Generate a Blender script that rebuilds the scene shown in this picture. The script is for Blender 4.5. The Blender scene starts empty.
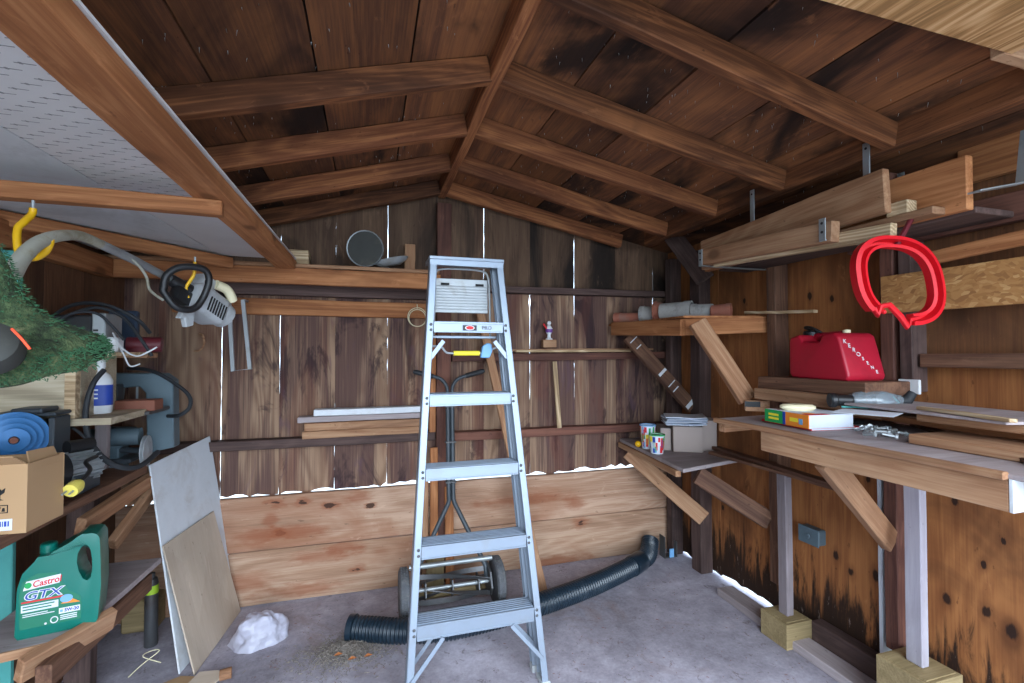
import bpy, bmesh, math, random
from mathutils import Vector as V, Matrix as MX
random.seed(7)
R = random.Random(11)
S = bpy.context.scene
COL = S.collection
# ------------------------------------------------------------------ camera
F = 470.0; CAMH = 1.35
YAW = math.atan(142/F); PIT = math.atan(10.5/F)
FW = V((math.sin(YAW)*math.cos(PIT), math.cos(YAW)*math.cos(PIT), math.sin(PIT)))
RT = V((math.cos(YAW), -math.sin(YAW), 0)); UP = RT.cross(FW)
CP = V((0, 0, CAMH))
cd = bpy.data.cameras.new('camera'); cam = bpy.data.objects.new('camera', cd); COL.objects.link(cam)
cd.sensor_width = 36; cd.lens = F/1024*36; cd.clip_start = .02
cam.matrix_world = MX.Translation(CP) @ MX((RT, UP, -FW)).transposed().to_4x4()
S.camera = cam
def ray(x, y): return FW + RT*((x-512)/F) + UP*((341.5-y)/F)
def PX(x, y, X): d = ray(x, y); return CP + d*(X/d.x)          # where a sight line meets the plane X, Y or Z
def PY(x, y, Y): d = ray(x, y); return CP + d*(Y/d.y)
def PZ(x, y, Z): d = ray(x, y); return CP + d*((Z-CAMH)/d.z)
# ------------------------------------------------------------------ materials
def srgb(h):
    h = h.lstrip('#'); c = [int(h[i:i+2], 16)/255 for i in (0, 2, 4)]
    return tuple(((x+.055)/1.055)**2.4 if x > .04045 else x/12.92 for x in c) + (1,)
class NT:
    def __init__(s, name):
        s.m = bpy.data.materials.new(name); s.m.use_nodes = True
        s.t = s.m.node_tree; s.t.nodes.clear()
        s.out = s.n('ShaderNodeOutputMaterial'); s.b = s.n('ShaderNodeBsdfPrincipled')
        s.l(s.b.outputs[0], s.out.inputs[0])
    def n(s, typ, **kw):
        n = s.t.nodes.new(typ)
        for k, v in kw.items():
            if k.startswith('i_'): 
                key = k[2:].replace('_', ' ')
                n.inputs[int(key) if key.isdigit() else key].default_value = v
            else: setattr(n, k, v)
        return n
    def l(s, a, b): s.t.links.new(a, b)
    def math(s, op, a, b=None, clamp=False):
        n = s.n('ShaderNodeMath', operation=op, use_clamp=clamp)
        for i, v in enumerate((a, b)):
            if v is None: continue
            if isinstance(v, (int, float)): n.inputs[i].default_value = v
            else: s.l(v, n.inputs[i])
        return n.outputs[0]
    def vmath(s, op, a, b):
        n = s.n('ShaderNodeVectorMath', operation=op)
        for i, v in enumerate((a, b)):
            if isinstance(v, (tuple, list)): n.inputs[i].default_value = v
            else: s.l(v, n.inputs[i])
        return n.outputs[0]
    def ramp(s, fac, stops):
        n = s.n('ShaderNodeValToRGB'); e = n.color_ramp.elements
        while len(e) < len(stops): e.new(.5)
        for el, (p, c) in zip(e, stops):
            el.position = p; el.color = c if len(c) == 4 else tuple(c)+(1,)
        s.l(fac, n.inputs[0]); return n.outputs[0]
    def step(s, fac, a, b):
        n = s.n('ShaderNodeMapRange', interpolation_type='SMOOTHSTEP'); n.inputs[1].default_value = a; n.inputs[2].default_value = b
        s.l(fac, n.inputs[0]); return n.outputs[0]
    def mix(s, fac, a, b, mode='MIX'):
        n = s.n('ShaderNodeMix', data_type='RGBA', blend_type=mode)
        for i, v in ((0, fac), (6, a), (7, b)):
            if isinstance(v, (int, float, tuple)): n.inputs[i].default_value = v
            else: s.l(v, n.inputs[i])
        return n.outputs[2]
    def noise(s, vec, sc, det=4, rough=.55, dist=0):
        n = s.n('ShaderNodeTexNoise'); n.inputs['Scale'].default_value = sc; n.inputs['Detail'].default_value = det
        n.inputs['Roughness'].default_value = rough; n.inputs['Distortion'].default_value = dist
        s.l(vec, n.inputs['Vector']); return n.outputs[0]
    def bump(s, h, st=.3, d=.01):
        n = s.n('ShaderNodeBump'); n.inputs['Strength'].default_value = st; n.inputs['Distance'].default_value = d
        s.l(h, n.inputs['Height']); s.l(n.outputs[0], s.b.inputs['Normal'])
    def coord(s, jitter=True):
        v = s.n('ShaderNodeTexCoord').outputs['Object']
        at = s.n('ShaderNodeAttribute', attribute_name='tone').outputs['Fac']
        r = s.math('ADD', s.n('ShaderNodeObjectInfo').outputs['Random'], at)
        s.rnd = r
        if not jitter: return v
        c = s.n('ShaderNodeCombineXYZ')
        for i, k in enumerate((17.3, 31.7, 23.1)): s.l(s.math('MULTIPLY', r, k), c.inputs[i])
        return s.vmath('ADD', v, c.outputs[0])
def wood(name, light, dark, stain=None, stain_amt=.5, axis='X', knots=0., grain=1., var=.25, rough=.75, stain_sc=1.6, mold=None, con=1., rings=.12):
    t = NT(name); v = t.coord()
    ai = 'XYZ'.index(axis)
    def sc(along, across):
        s3 = [across]*3; s3[ai] = along; return t.vmath('MULTIPLY', v, tuple(s3))
    g1 = t.noise(sc(.5, 6*grain), 1.6, 5, .62, .9)
    g2 = t.noise(sc(2.2, 95), 1.5, 4, .65, .3)
    cn = t.noise(sc(.28, 2.6*grain), 1.5, 2, .45, .4)
    ring = t.math('ADD', t.math('MULTIPLY', t.math('SINE', t.math('MULTIPLY', cn, 150.)), .5), .5)   # growth rings cut by the saw
    ring = t.math('POWER', ring, 1.6)
    g = t.math('ADD', t.math('ADD', t.math('MULTIPLY', g1, .56), t.math('MULTIPLY', g2, .34)), t.math('MULTIPLY', ring, rings))
    mid = tuple((a+b)/2 for a, b in zip(srgb(light), srgb(dark)))
    c = t.ramp(g, [(.5+rings*.3-.14/con, tuple(x*.66 for x in srgb(dark)[:3])), (.5+rings*.3-.06/con, srgb(dark)), (.5+rings*.3+.02/con, mid), (.5+rings*.3+.15/con, srgb(light))])
    if knots:
        vo = t.n('ShaderNodeTexVoronoi', voronoi_dimensions='3D'); vo.inputs['Scale'].default_value = knots
        t.l(sc(.55, 1.), vo.inputs['Vector'])
        dist = t.math('ADD', vo.outputs['Distance'], t.math('MULTIPLY', t.math('SUBTRACT', g1, .5), .12))
        sepc = t.n('ShaderNodeSeparateColor'); t.l(vo.outputs['Color'], sepc.inputs[0])
        pick = t.math('GREATER_THAN', sepc.outputs[0], .55)
        k = t.math('MULTIPLY', pick, t.math('SUBTRACT', 1., t.step(dist, .08, .19)))
        c = t.mix(t.math('MULTIPLY', k, .85), c, tuple(x*.22 for x in srgb(dark)[:3])+(1,))
        halo = t.math('MULTIPLY', pick, t.math('SUBTRACT', 1., t.step(dist, .15, .4)))
        c = t.mix(t.math('MULTIPLY', halo, .35), c, srgb(dark))
    if stain:
        st = t.step(t.noise(sc(.7, 1.5), stain_sc, 5, .6, .8), .48, .64)
        c = t.mix(t.math('MULTIPLY', st, stain_amt), c, srgb(stain))
    sk = t.step(t.noise(sc(7, 16), 3., 3, .6), .68, .73)       # specks, nail marks and scuffs
    c = t.mix(t.math('MULTIPLY', sk, .55), c, tuple(x*.35 for x in srgb(dark)[:3])+(1,))
    pl = t.step(t.noise(sc(2.5, 7), 2.3, 5, .7, .6), .6, .72)
    c = t.mix(t.math('MULTIPLY', pl, .22), c, tuple(min(1, x*1.35+.02) for x in srgb(light)[:3])+(1,))
    hv = t.n('ShaderNodeHueSaturation')
    wn = t.n('ShaderNodeTexWhiteNoise', noise_dimensions='1D'); t.l(t.rnd, wn.inputs['W'])
    t.l(t.math('ADD', 1-var*.5, t.math('MULTIPLY', wn.outputs[0], var)), hv.inputs['Value']); t.l(c, hv.inputs['Color'])
    c = hv.outputs[0]
    if mold: c = mold(t, c, v)
    t.l(c, t.b.inputs['Base Color']); t.b.inputs['Roughness'].default_value = rough
    t.b.inputs['Specular IOR Level'].default_value = .25
    t.bump(g, .35, .004)
    return t.m
def plain(name, col, rough=.5, metal=0., var=.12, sc=12, bump=0., dirt=None, dirt_amt=.4, dirt_sc=8, spec=.5, trans=0., alpha=1.):
    t = NT(name); v = t.coord()
    n = t.noise(v, sc, 4, .6)
    c0 = srgb(col)
    c = t.mix(n, tuple(x*(1-var) for x in c0[:3])+(1,), tuple(min(1, x*(1+var)) for x in c0[:3])+(1,))
    if dirt:
        c = t.mix(t.math('MULTIPLY', t.step(t.noise(v, dirt_sc, 6, .7, .5), .48, .68), dirt_amt), c, srgb(dirt))
    t.l(c, t.b.inputs['Base Color'])
    b = t.b.inputs; b['Roughness'].default_value = rough; b['Metallic'].default_value = metal
    b['Specular IOR Level'].default_value = spec; b['Transmission Weight'].default_value = trans; b['Alpha'].default_value = alpha
    if bump: t.bump(n, bump, .01)
    return t.m
M = {}
M['rafter'] = wood('rafter wood', '#b97a4d', '#74442b', '#3a2118', .5, knots=5, var=.3, con=.7, rings=.07)
M['rafter_dark'] = wood('dark rafter wood', '#a96c43', '#623b25', '#2b1a14', .6, knots=5, var=.25, con=.7, rings=.07)
M['orange'] = wood('orange fir wood', '#c68a5c', '#925c38', '#6e4228', .4, knots=6, var=.16, con=.65, rings=.07)
M['tan'] = wood('tan pine wood', '#c09a78', '#93694c', '#7d5f4a', .4, knots=6, var=.2, con=.65, rings=.06)
M['pale'] = wood('pale pine wood', '#dcc8a8', '#b09472', None, var=.15)
M['brown'] = wood('brown old wood', '#8f6a52', '#5d4032', '#36241e', .5, knots=5, var=.2, con=.6, rings=.06)
M['redbrown'] = wood('red brown old wood', '#875a49', '#583830', '#35221e', .45, var=.15, con=.6, rings=.05)
M['purple'] = wood('dark purple weathered wood', '#6f5852', '#463632', '#261b1a', .6, var=.2, con=.6, rings=.05)
M['grey'] = wood('grey weathered wood', '#bcb0b0', '#988c8c', '#776b6a', .4, var=.1, con=.5, rings=.04)
M['post_grey'] = wood('lilac grey weathered post', '#968b8f', '#726869', '#574e50', .4, var=.1, con=.5, rings=.04)
M['whitewash'] = wood('whitewashed wood', '#b9b4b9', '#98919a', '#7d7678', .35, var=.08, con=.5, rings=.04)
M['treated'] = wood('yellow green treated wood', '#a8946e', '#82704f', '#62573f', .5, var=.12, con=.6, rings=.04)
M['white_paint'] = plain('white painted board', '#cfd3d8', .6, dirt='#a49a90', dirt_amt=.35, dirt_sc=5)
M['sanded'] = wood('faded tan plywood', '#d2c3b2', '#b9a794', '#a39484', .45, axis='X', grain=.5, var=.04, con=.4, rings=.02)

def back_boards():
    t = NT('weathered vertical boards'); v = t.coord()
    sv = lambda al, ac: t.vmath('MULTIPLY', v, (ac, ac, al))
    w = t.noise(sv(.5, 5.2), 1.15, 3, .5, .9)
    fine = t.noise(sv(1.6, 95), 1.3, 4, .65, .2)
    cn = t.noise(sv(.5, 4.), 1.0, 2, .45, .5)
    ring = t.math('ADD', t.math('MULTIPLY', t.math('SINE', t.math('MULTIPLY', cn, 95.)), .5), .5)
    flame = t.step(t.math('ADD', w, t.math('MULTIPLY', t.math('SUBTRACT', fine, .5), .35)), .43, .64)   # bare pale heartwood between dark weathered bands
    dk = t.mix(fine, srgb('#3a2b2a'), srgb('#775a4f')); pale = t.mix(t.math('ADD', t.math('MULTIPLY', ring, .5), t.math('MULTIPLY', fine, .5)), srgb('#735746'), srgb('#a5886f'))
    c = t.mix(flame, dk, pale)
    st = t.step(t.noise(sv(.9, 3.0), 1.5, 5, .7, 1.2), .52, .64)
    c = t.mix(t.math('MULTIPLY', st, .75), c, srgb('#291d24'))
    rd = t.step(t.noise(sv(.8, 3.), 1.2, 3, .6, 1.), .5, .68)
    c = t.mix(t.math('MULTIPLY', rd, .4), c, srgb('#6a3d30'))
    pu = t.step(t.noise(sv(1.4, 3.5), 1.5, 4, .65, .8), .58, .7)
    c = t.mix(t.math('MULTIPLY', pu, .45), c, srgb('#5a4450'))
    kn = t.n('ShaderNodeTexVoronoi'); kn.inputs['Scale'].default_value = 3.2; t.l(sv(.6, 1.), kn.inputs['Vector'])
    c = t.mix(t.math('MULTIPLY', t.math('SUBTRACT', 1., t.step(kn.outputs['Distance'], .05, .12)), .8), c, srgb('#1f1614'))
    g = t.math('ADD', t.math('MULTIPLY', w, .5), t.math('MULTIPLY', fine, .5))
    t.l(c, t.b.inputs['Base Color']); t.b.inputs['Roughness'].default_value = .85; t.b.inputs['Specular IOR Level'].default_value = .2
    t.bump(g, .6, .008); return t.m
M['back_boards'] = back_boards()
M['gable_boards'] = wood('dark gable boards', '#80654f', '#503b2e', '#15100e', .9, axis='Z', var=.4, stain_sc=1.5, con=.5, rings=.03, grain=.7)
def knotty(pts, conv, core='#2a1a14', halo='#83482c'):
    def f(t, c, v):
        o = t.n('ShaderNodeTexCoord').outputs['Object']
        wv = t.math('MULTIPLY', t.math('SUBTRACT', t.noise(t.vmath('MULTIPLY', v, (6, 20, 20)), 2., 4, .6), .5), .07)
        for px_, py_, s_, e_ in pts:
            d = t.vmath('MULTIPLY', t.vmath('SUBTRACT', o, conv(px_, py_)), (.5/e_, 0, 1))
            ln = t.n('ShaderNodeVectorMath', operation='LENGTH'); t.l(d, ln.inputs[0]); ds = t.math('ADD', ln.outputs[1], wv)
            c = t.mix(t.math('MULTIPLY', t.math('SUBTRACT', 1., t.step(ds, .010*s_, .038*s_)), .6), c, srgb(halo))
            if s_ < 1.3: c = t.mix(t.math('MULTIPLY', t.math('SUBTRACT', 1., t.step(ds, .006*s_, .012*s_)), .85), c, srgb(core))
        return c
    return f
_plank = lambda zc: (lambda x, y: (PY(x, y, 2.807).x+1.2, 0, PY(x, y, 2.807).z-zc))
PLK = dict(knots=3.0, var=.06, grain=.7, stain_sc=1.3, con=.62, rings=.06)
M['back_planks_low'] = wood('low wide pine plank', '#c2a58c', '#94725b', '#8a5a40', .55, mold=knotty([(581, 522, 1.2, 1), (358, 569, .9, 1), (246, 583, 2., 1.3), (322, 556, 1.3, 2.6), (345, 548, 1.3, 1.5), (445, 566, 1., 1.5), (300, 590, 1.3, 3), (560, 560, 1.3, 3)], _plank(.145)), **PLK)
M['back_planks'] = wood('wide pine planks', '#c6a890', '#99765f', '#8a5a40', .6, mold=knotty([(277, 503, .9, 1), (301, 503, .7, 1), (330, 506, .8, 1), (371, 505, .6, 1), (280, 534, 1., 1), (258, 537, 1.7, 1.3), (296, 532, 1.4, 2), (357, 497, 1.4, 1), (270, 520, 1.3, .6), (576, 503, 1.3, 1), (520, 500, 1.3, 4)], _plank(.432)), **PLK)
M['roof'] = wood('roof boards', '#a3693f', '#603d2b', '#1a1311', .93, axis='Y', knots=3.2, grain=.5, var=.65, stain_sc=1.15, con=.55, rings=.05)
def mold(t, c, v):
    o = t.n('ShaderNodeTexCoord').outputs['Object']
    z = t.n('ShaderNodeSeparateXYZ'); t.l(o, z.inputs[0])
    n = t.noise(t.vmath('MULTIPLY', v, (3, 9, 1.3)), 2.2, 6, .7, .5)
    h = t.math('SUBTRACT', n, t.math('MULTIPLY', z.outputs[2], 1.05))
    m = t.step(h, .16, .34)                                   # mildew that wicked up from the wet sill in streaks
    c = t.mix(t.math('MULTIPLY', m, .93), c, srgb('#1c1512'))
    n2 = t.noise(t.vmath('MULTIPLY', v, (8, 26, 6)), 2., 5, .7)
    m2 = t.math('MULTIPLY', t.step(n2, .6, .66), t.step(h, .3, .42))
    c = t.mix(t.math('MULTIPLY', m2, .5), c, srgb('#a9968a'))
    wob = t.math('MULTIPLY', t.math('SUBTRACT', n2, .5), .022)
    for px_, py_, s_ in ((947, 598, 1.1), (987, 611, 1.), (1011, 630, 1.25), (955, 500, .8), (983, 563, .7), (836, 555, 1.1), (851, 571, 1.), (876, 575, 1.2), (868, 478, .8), (723, 507, .9), (810, 295, 1.), (832, 298, .8), (744, 300, .8), (1003, 540, .5), (920, 570, .5)):
        k = PX(px_, py_, 2.02); d = t.vmath('MULTIPLY', t.vmath('SUBTRACT', o, (0, k.y-1.725, k.z-.01)), (0, 1, .62))
        ln = t.n('ShaderNodeVectorMath', operation='LENGTH'); t.l(d, ln.inputs[0]); ds = t.math('ADD', ln.outputs[1], wob)
        c = t.mix(t.math('MULTIPLY', t.math('SUBTRACT', 1., t.step(ds, .012*s_, .034*s_)), .4), c, srgb('#6a3f24'))
        c = t.mix(t.math('MULTIPLY', t.math('SUBTRACT', 1., t.step(ds, .008*s_, .015*s_)), .92), c, srgb('#241712'))
    return c
M['ply_wall'] = wood('orange plywood wall', '#bb7d4a', '#87532f', '#4a2c1c', .55, axis='Z', knots=4.6, grain=.6, var=.1, con=.5, rings=.07, mold=mold)
M['ply_brown'] = wood('brown plywood wall', '#94643e', '#67432c', '#402c20', .4, axis='Z', knots=2.5, grain=.8, var=.12, con=.55, rings=.05)
M['ply_left'] = wood('brown left wall boards', '#8a6245', '#5a3d2d', '#2f201a', .5, axis='Z', grain=.7, var=.3, con=.5, rings=.04)
M['fir_ply'] = wood('overhead fir plywood', '#d6ab7c', '#a97c4e', None, axis='X', grain=1.3, var=.05)
M['cream_ply'] = wood('cream plywood box', '#cfc2aa', '#b3a48a', '#94856e', .35, axis='X', grain=.4, var=.1)
def osb():
    t = NT('oriented strand board'); v = t.coord()
    vo = t.n('ShaderNodeTexVoronoi', feature='F1'); vo.inputs['Scale'].default_value = 1
    w = t.n('ShaderNodeTexNoise'); w.inputs['Scale'].default_value = 9; t.l(v, w.inputs['Vector'])
    vv = t.vmath('ADD', v, t.vmath('MULTIPLY', w.outputs['Color'], (.09, .09, .09)))
    t.l(t.vmath('MULTIPLY', vv, (42, 130, 110)), vo.inputs['Vector'])
    sp = t.n('ShaderNodeSeparateColor'); t.l(vo.outputs['Color'], sp.inputs[0])
    c = t.ramp(sp.outputs[0], [(0, srgb('#94643a')), (.3, srgb('#a97744')), (.8, srgb('#b4834e')), (1, srgb('#c99e69'))])
    t.l(c, t.b.inputs['Base Color']); t.b.inputs['Roughness'].default_value = .7
    t.bump(sp.outputs[1], .2, .003); return t.m
M['osb'] = osb()
def concrete():
    t = NT('worn concrete floor'); v = t.coord(False)
    a = t.noise(v, 1.3, 6, .6, .4); b = t.noise(v, 11, 6, .72); d = t.noise(v, 85, 4, .7)
    g = t.math('ADD', t.math('ADD', t.math('MULTIPLY', a, .55), t.math('MULTIPLY', b, .3)), t.math('MULTIPLY', d, .15))
    c = t.ramp(g, [(.38, srgb('#7c777f')), (.5, srgb('#a09aa4')), (.62, srgb('#c2bcc8'))])
    br = t.step(t.noise(v, 2.6, 5, .7, .8), .54, .7)
    c = t.mix(t.math('MULTIPLY', br, .45), c, srgb('#7d665c'))
    sp = t.step(t.noise(v, 21, 5, .75, .8), .6, .66)
    c = t.mix(t.math('MULTIPLY', sp, .55), c, srgb('#5e504a'))
    t.l(c, t.b.inputs['Base Color']); t.b.inputs['Roughness'].default_value = .8; t.b.inputs['Specular IOR Level'].default_value = .3
    t.bump(g, .35, .01); return t.m
M['floor'] = concrete()
M['outside'] = plain('pale gravel outside', '#c3c2bc', .9, var=.2, sc=6)
M['felt'] = plain('black roofing felt', '#171616', .9)
M['alu'] = plain('dull aluminium', '#8f9aa8', .45, .6, var=.1, sc=5, dirt='#8b8b88', dirt_amt=.3, dirt_sc=9)
M['alu_pale'] = plain('pale pressed aluminium', '#a9adb0', .5, .3, dirt='#8f8a80', dirt_amt=.5, dirt_sc=10)
M['steel'] = plain('galvanised steel', '#a5abad', .45, .6, dirt='#7a7873', dirt_amt=.35)
M['steel_dark'] = plain('dark steel', '#5b5c5e', .5, .6, dirt='#4c3a30', dirt_amt=.4)
M['black'] = plain('black plastic', '#1b1b1d', .45, var=.2)
M['rubber'] = plain('black rubber', '#202327', .65, var=.2)
M['tyre'] = plain('dusty grey rubber', '#54565a', .75, var=.3, sc=40, dirt='#77756f', dirt_amt=.5, dirt_sc=30)
M['hose'] = plain('blue black corrugated plastic', '#16242f', .32, var=.15, dirt='#4a5258', dirt_amt=.25)
M['yellow'] = plain('yellow vinyl', '#e0ac10', .4)
M['red'] = plain('red plastic', '#cf1522', .5, var=.08, spec=.3)
M['maroon'] = plain('maroon plastic', '#5f1a24', .5)
M['slate'] = plain('dark slate plastic', '#36455a', .5)
M['dark_red'] = plain('dark red plastic', '#a8152c', .42, var=.1, dirt='#7c1424', dirt_amt=.3)
M['green'] = plain('dark green plastic', '#0b6a5c', .28, var=.08)
M['green_label'] = plain('green label', '#157055', .5, var=.05)
M['teal'] = plain('teal painted wood', '#4c9a94', .6, var=.12, sc=4, dirt='#3c7673', dirt_amt=.3)
M['cardboard'] = plain('corrugated cardboard', '#ab8863', .85, var=.08, sc=5)
M['grey_card'] = plain('grey cardboard', '#a2938c', .85, var=.1, sc=5)
M['white'] = plain('white plastic', '#d4d6d8', .5, var=.06)
M['cream'] = plain('cream plastic', '#e2d8b4', .6, var=.06)
M['ink'] = plain('black ink', '#141414', .8, var=0)
M['paper'] = plain('white paper', '#cfd5df', .8, var=.05)
M['newsprint'] = plain('printed paper', '#9aa7bd', .8, var=.25, sc=50)
M['grey_metal'] = plain('grey enamelled cast iron', '#56676f', .5, .1, var=.15, dirt='#4d5358', dirt_amt=.4)
M['grey_dark'] = plain('dark grey enamel', '#3b4248', .5, .1, var=.2)
M['motor_blue'] = plain('blue painted metal', '#2c6aa0', .4, .2, var=.15)
M['engine'] = plain('light grey plastic housing', '#a9acae', .5, var=.06, dirt='#6f6a60', dirt_amt=.35)
M['dusty'] = plain('dusty dark plastic', '#33332f', .7, var=.3, dirt='#5d5647', dirt_amt=.5)
M['copper'] = plain('red brown rust', '#7d4a38', .7, var=.2)
M['terracotta'] = plain('terracotta', '#a0604c', .8, var=.12, dirt='#8a7a70', dirt_amt=.4)
M['dirty_grey'] = plain('grey crusted fired clay', '#a3a09c', .85, var=.15, dirt='#5d5a58', dirt_amt=.5)
M['blue'] = plain('blue plastic', '#20409a', .5)
M['light_blue'] = plain('light blue plastic', '#6fa3cf', .45)
M['orange_line'] = plain('orange trimmer line', '#ff5a3a', .5)
M['purple_paint'] = plain('purple paint', '#6a3f8a', .5)
M['plug_yellow'] = plain('pale yellow vinyl', '#d8c85e', .5)
M['lime'] = plain('lime printed card', '#a5c832', .6)
M['orange_p'] = plain('orange print', '#e8862a', .6)
M['green_p'] = plain('green print', '#1d9a50', .6)
M['red_p'] = plain('red print', '#d0262e', .6)
M['yellow_p'] = plain('yellow print', '#f0dc3a', .6)
M['clear'] = plain('clear plastic film', '#c7d4dc', .15, var=.05, trans=.75)
def film():
    t = NT('thin white polythene'); v = t.coord()
    t.b.inputs['Base Color'].default_value = srgb('#d9d8e8'); t.b.inputs['Roughness'].default_value = .35
    t.b.inputs['Transmission Weight'].default_value = .35; t.b.inputs['Alpha'].default_value = .82
    t.bump(t.noise(v, 26, 4, .6, 1.), .5, .01); return t.m
M['film'] = film()
def grassy():
    t = NT('plastic caked with dried grass'); v = t.coord()
    a = t.noise(v, 22, 6, .75, .8); b = t.noise(v, 70, 4, .7)
    c = t.ramp(t.math('ADD', t.math('MULTIPLY', a, .6), t.math('MULTIPLY', b, .4)), [(.36, srgb('#20281a')), (.47, srgb('#37482c')), (.56, srgb('#536440')), (.66, srgb('#85805a'))])
    t.l(c, t.b.inputs['Base Color']); t.b.inputs['Roughness'].default_value = .95
    t.bump(t.math('ADD', a, b), .9, .012); return t.m
M['grassy'] = grassy()
M['grass_fringe'] = plain('green grass clippings', '#35603f', .9, var=.55, sc=40)
M['dust_shaft'] = plain('dusty shaft metal', '#a9a89a', .5, .3, dirt='#7d7450', dirt_amt=.6, dirt_sc=14)
def perforated():
    t = NT('grey perforated sheet'); v = t.coord(False)
    t.l(t.mix(t.noise(v, 4, 5, .6), srgb('#bdb9b8'), srgb('#d6d2d0')), t.b.inputs['Base Color'])
    t.b.inputs['Roughness'].default_value = .7; return t.m
M['sheet'] = perforated()
M['sheet_smooth'] = plain('smooth grey sheet', '#c4c6c8', .6, .0, var=.1, sc=3, dirt='#85817e', dirt_amt=.35, dirt_sc=4)
M['hole'] = plain('dark hole', '#2d2b2c', .9)
M['dimple_and_shadow'] = plain('grey dimple', '#827f7e', .9, var=.25, sc=60)
M['litter'] = plain('dry clippings', '#7d746c', .95, var=.5, sc=30)
M['leaf'] = plain('dry brown leaf', '#b06a3a', .9)
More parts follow.
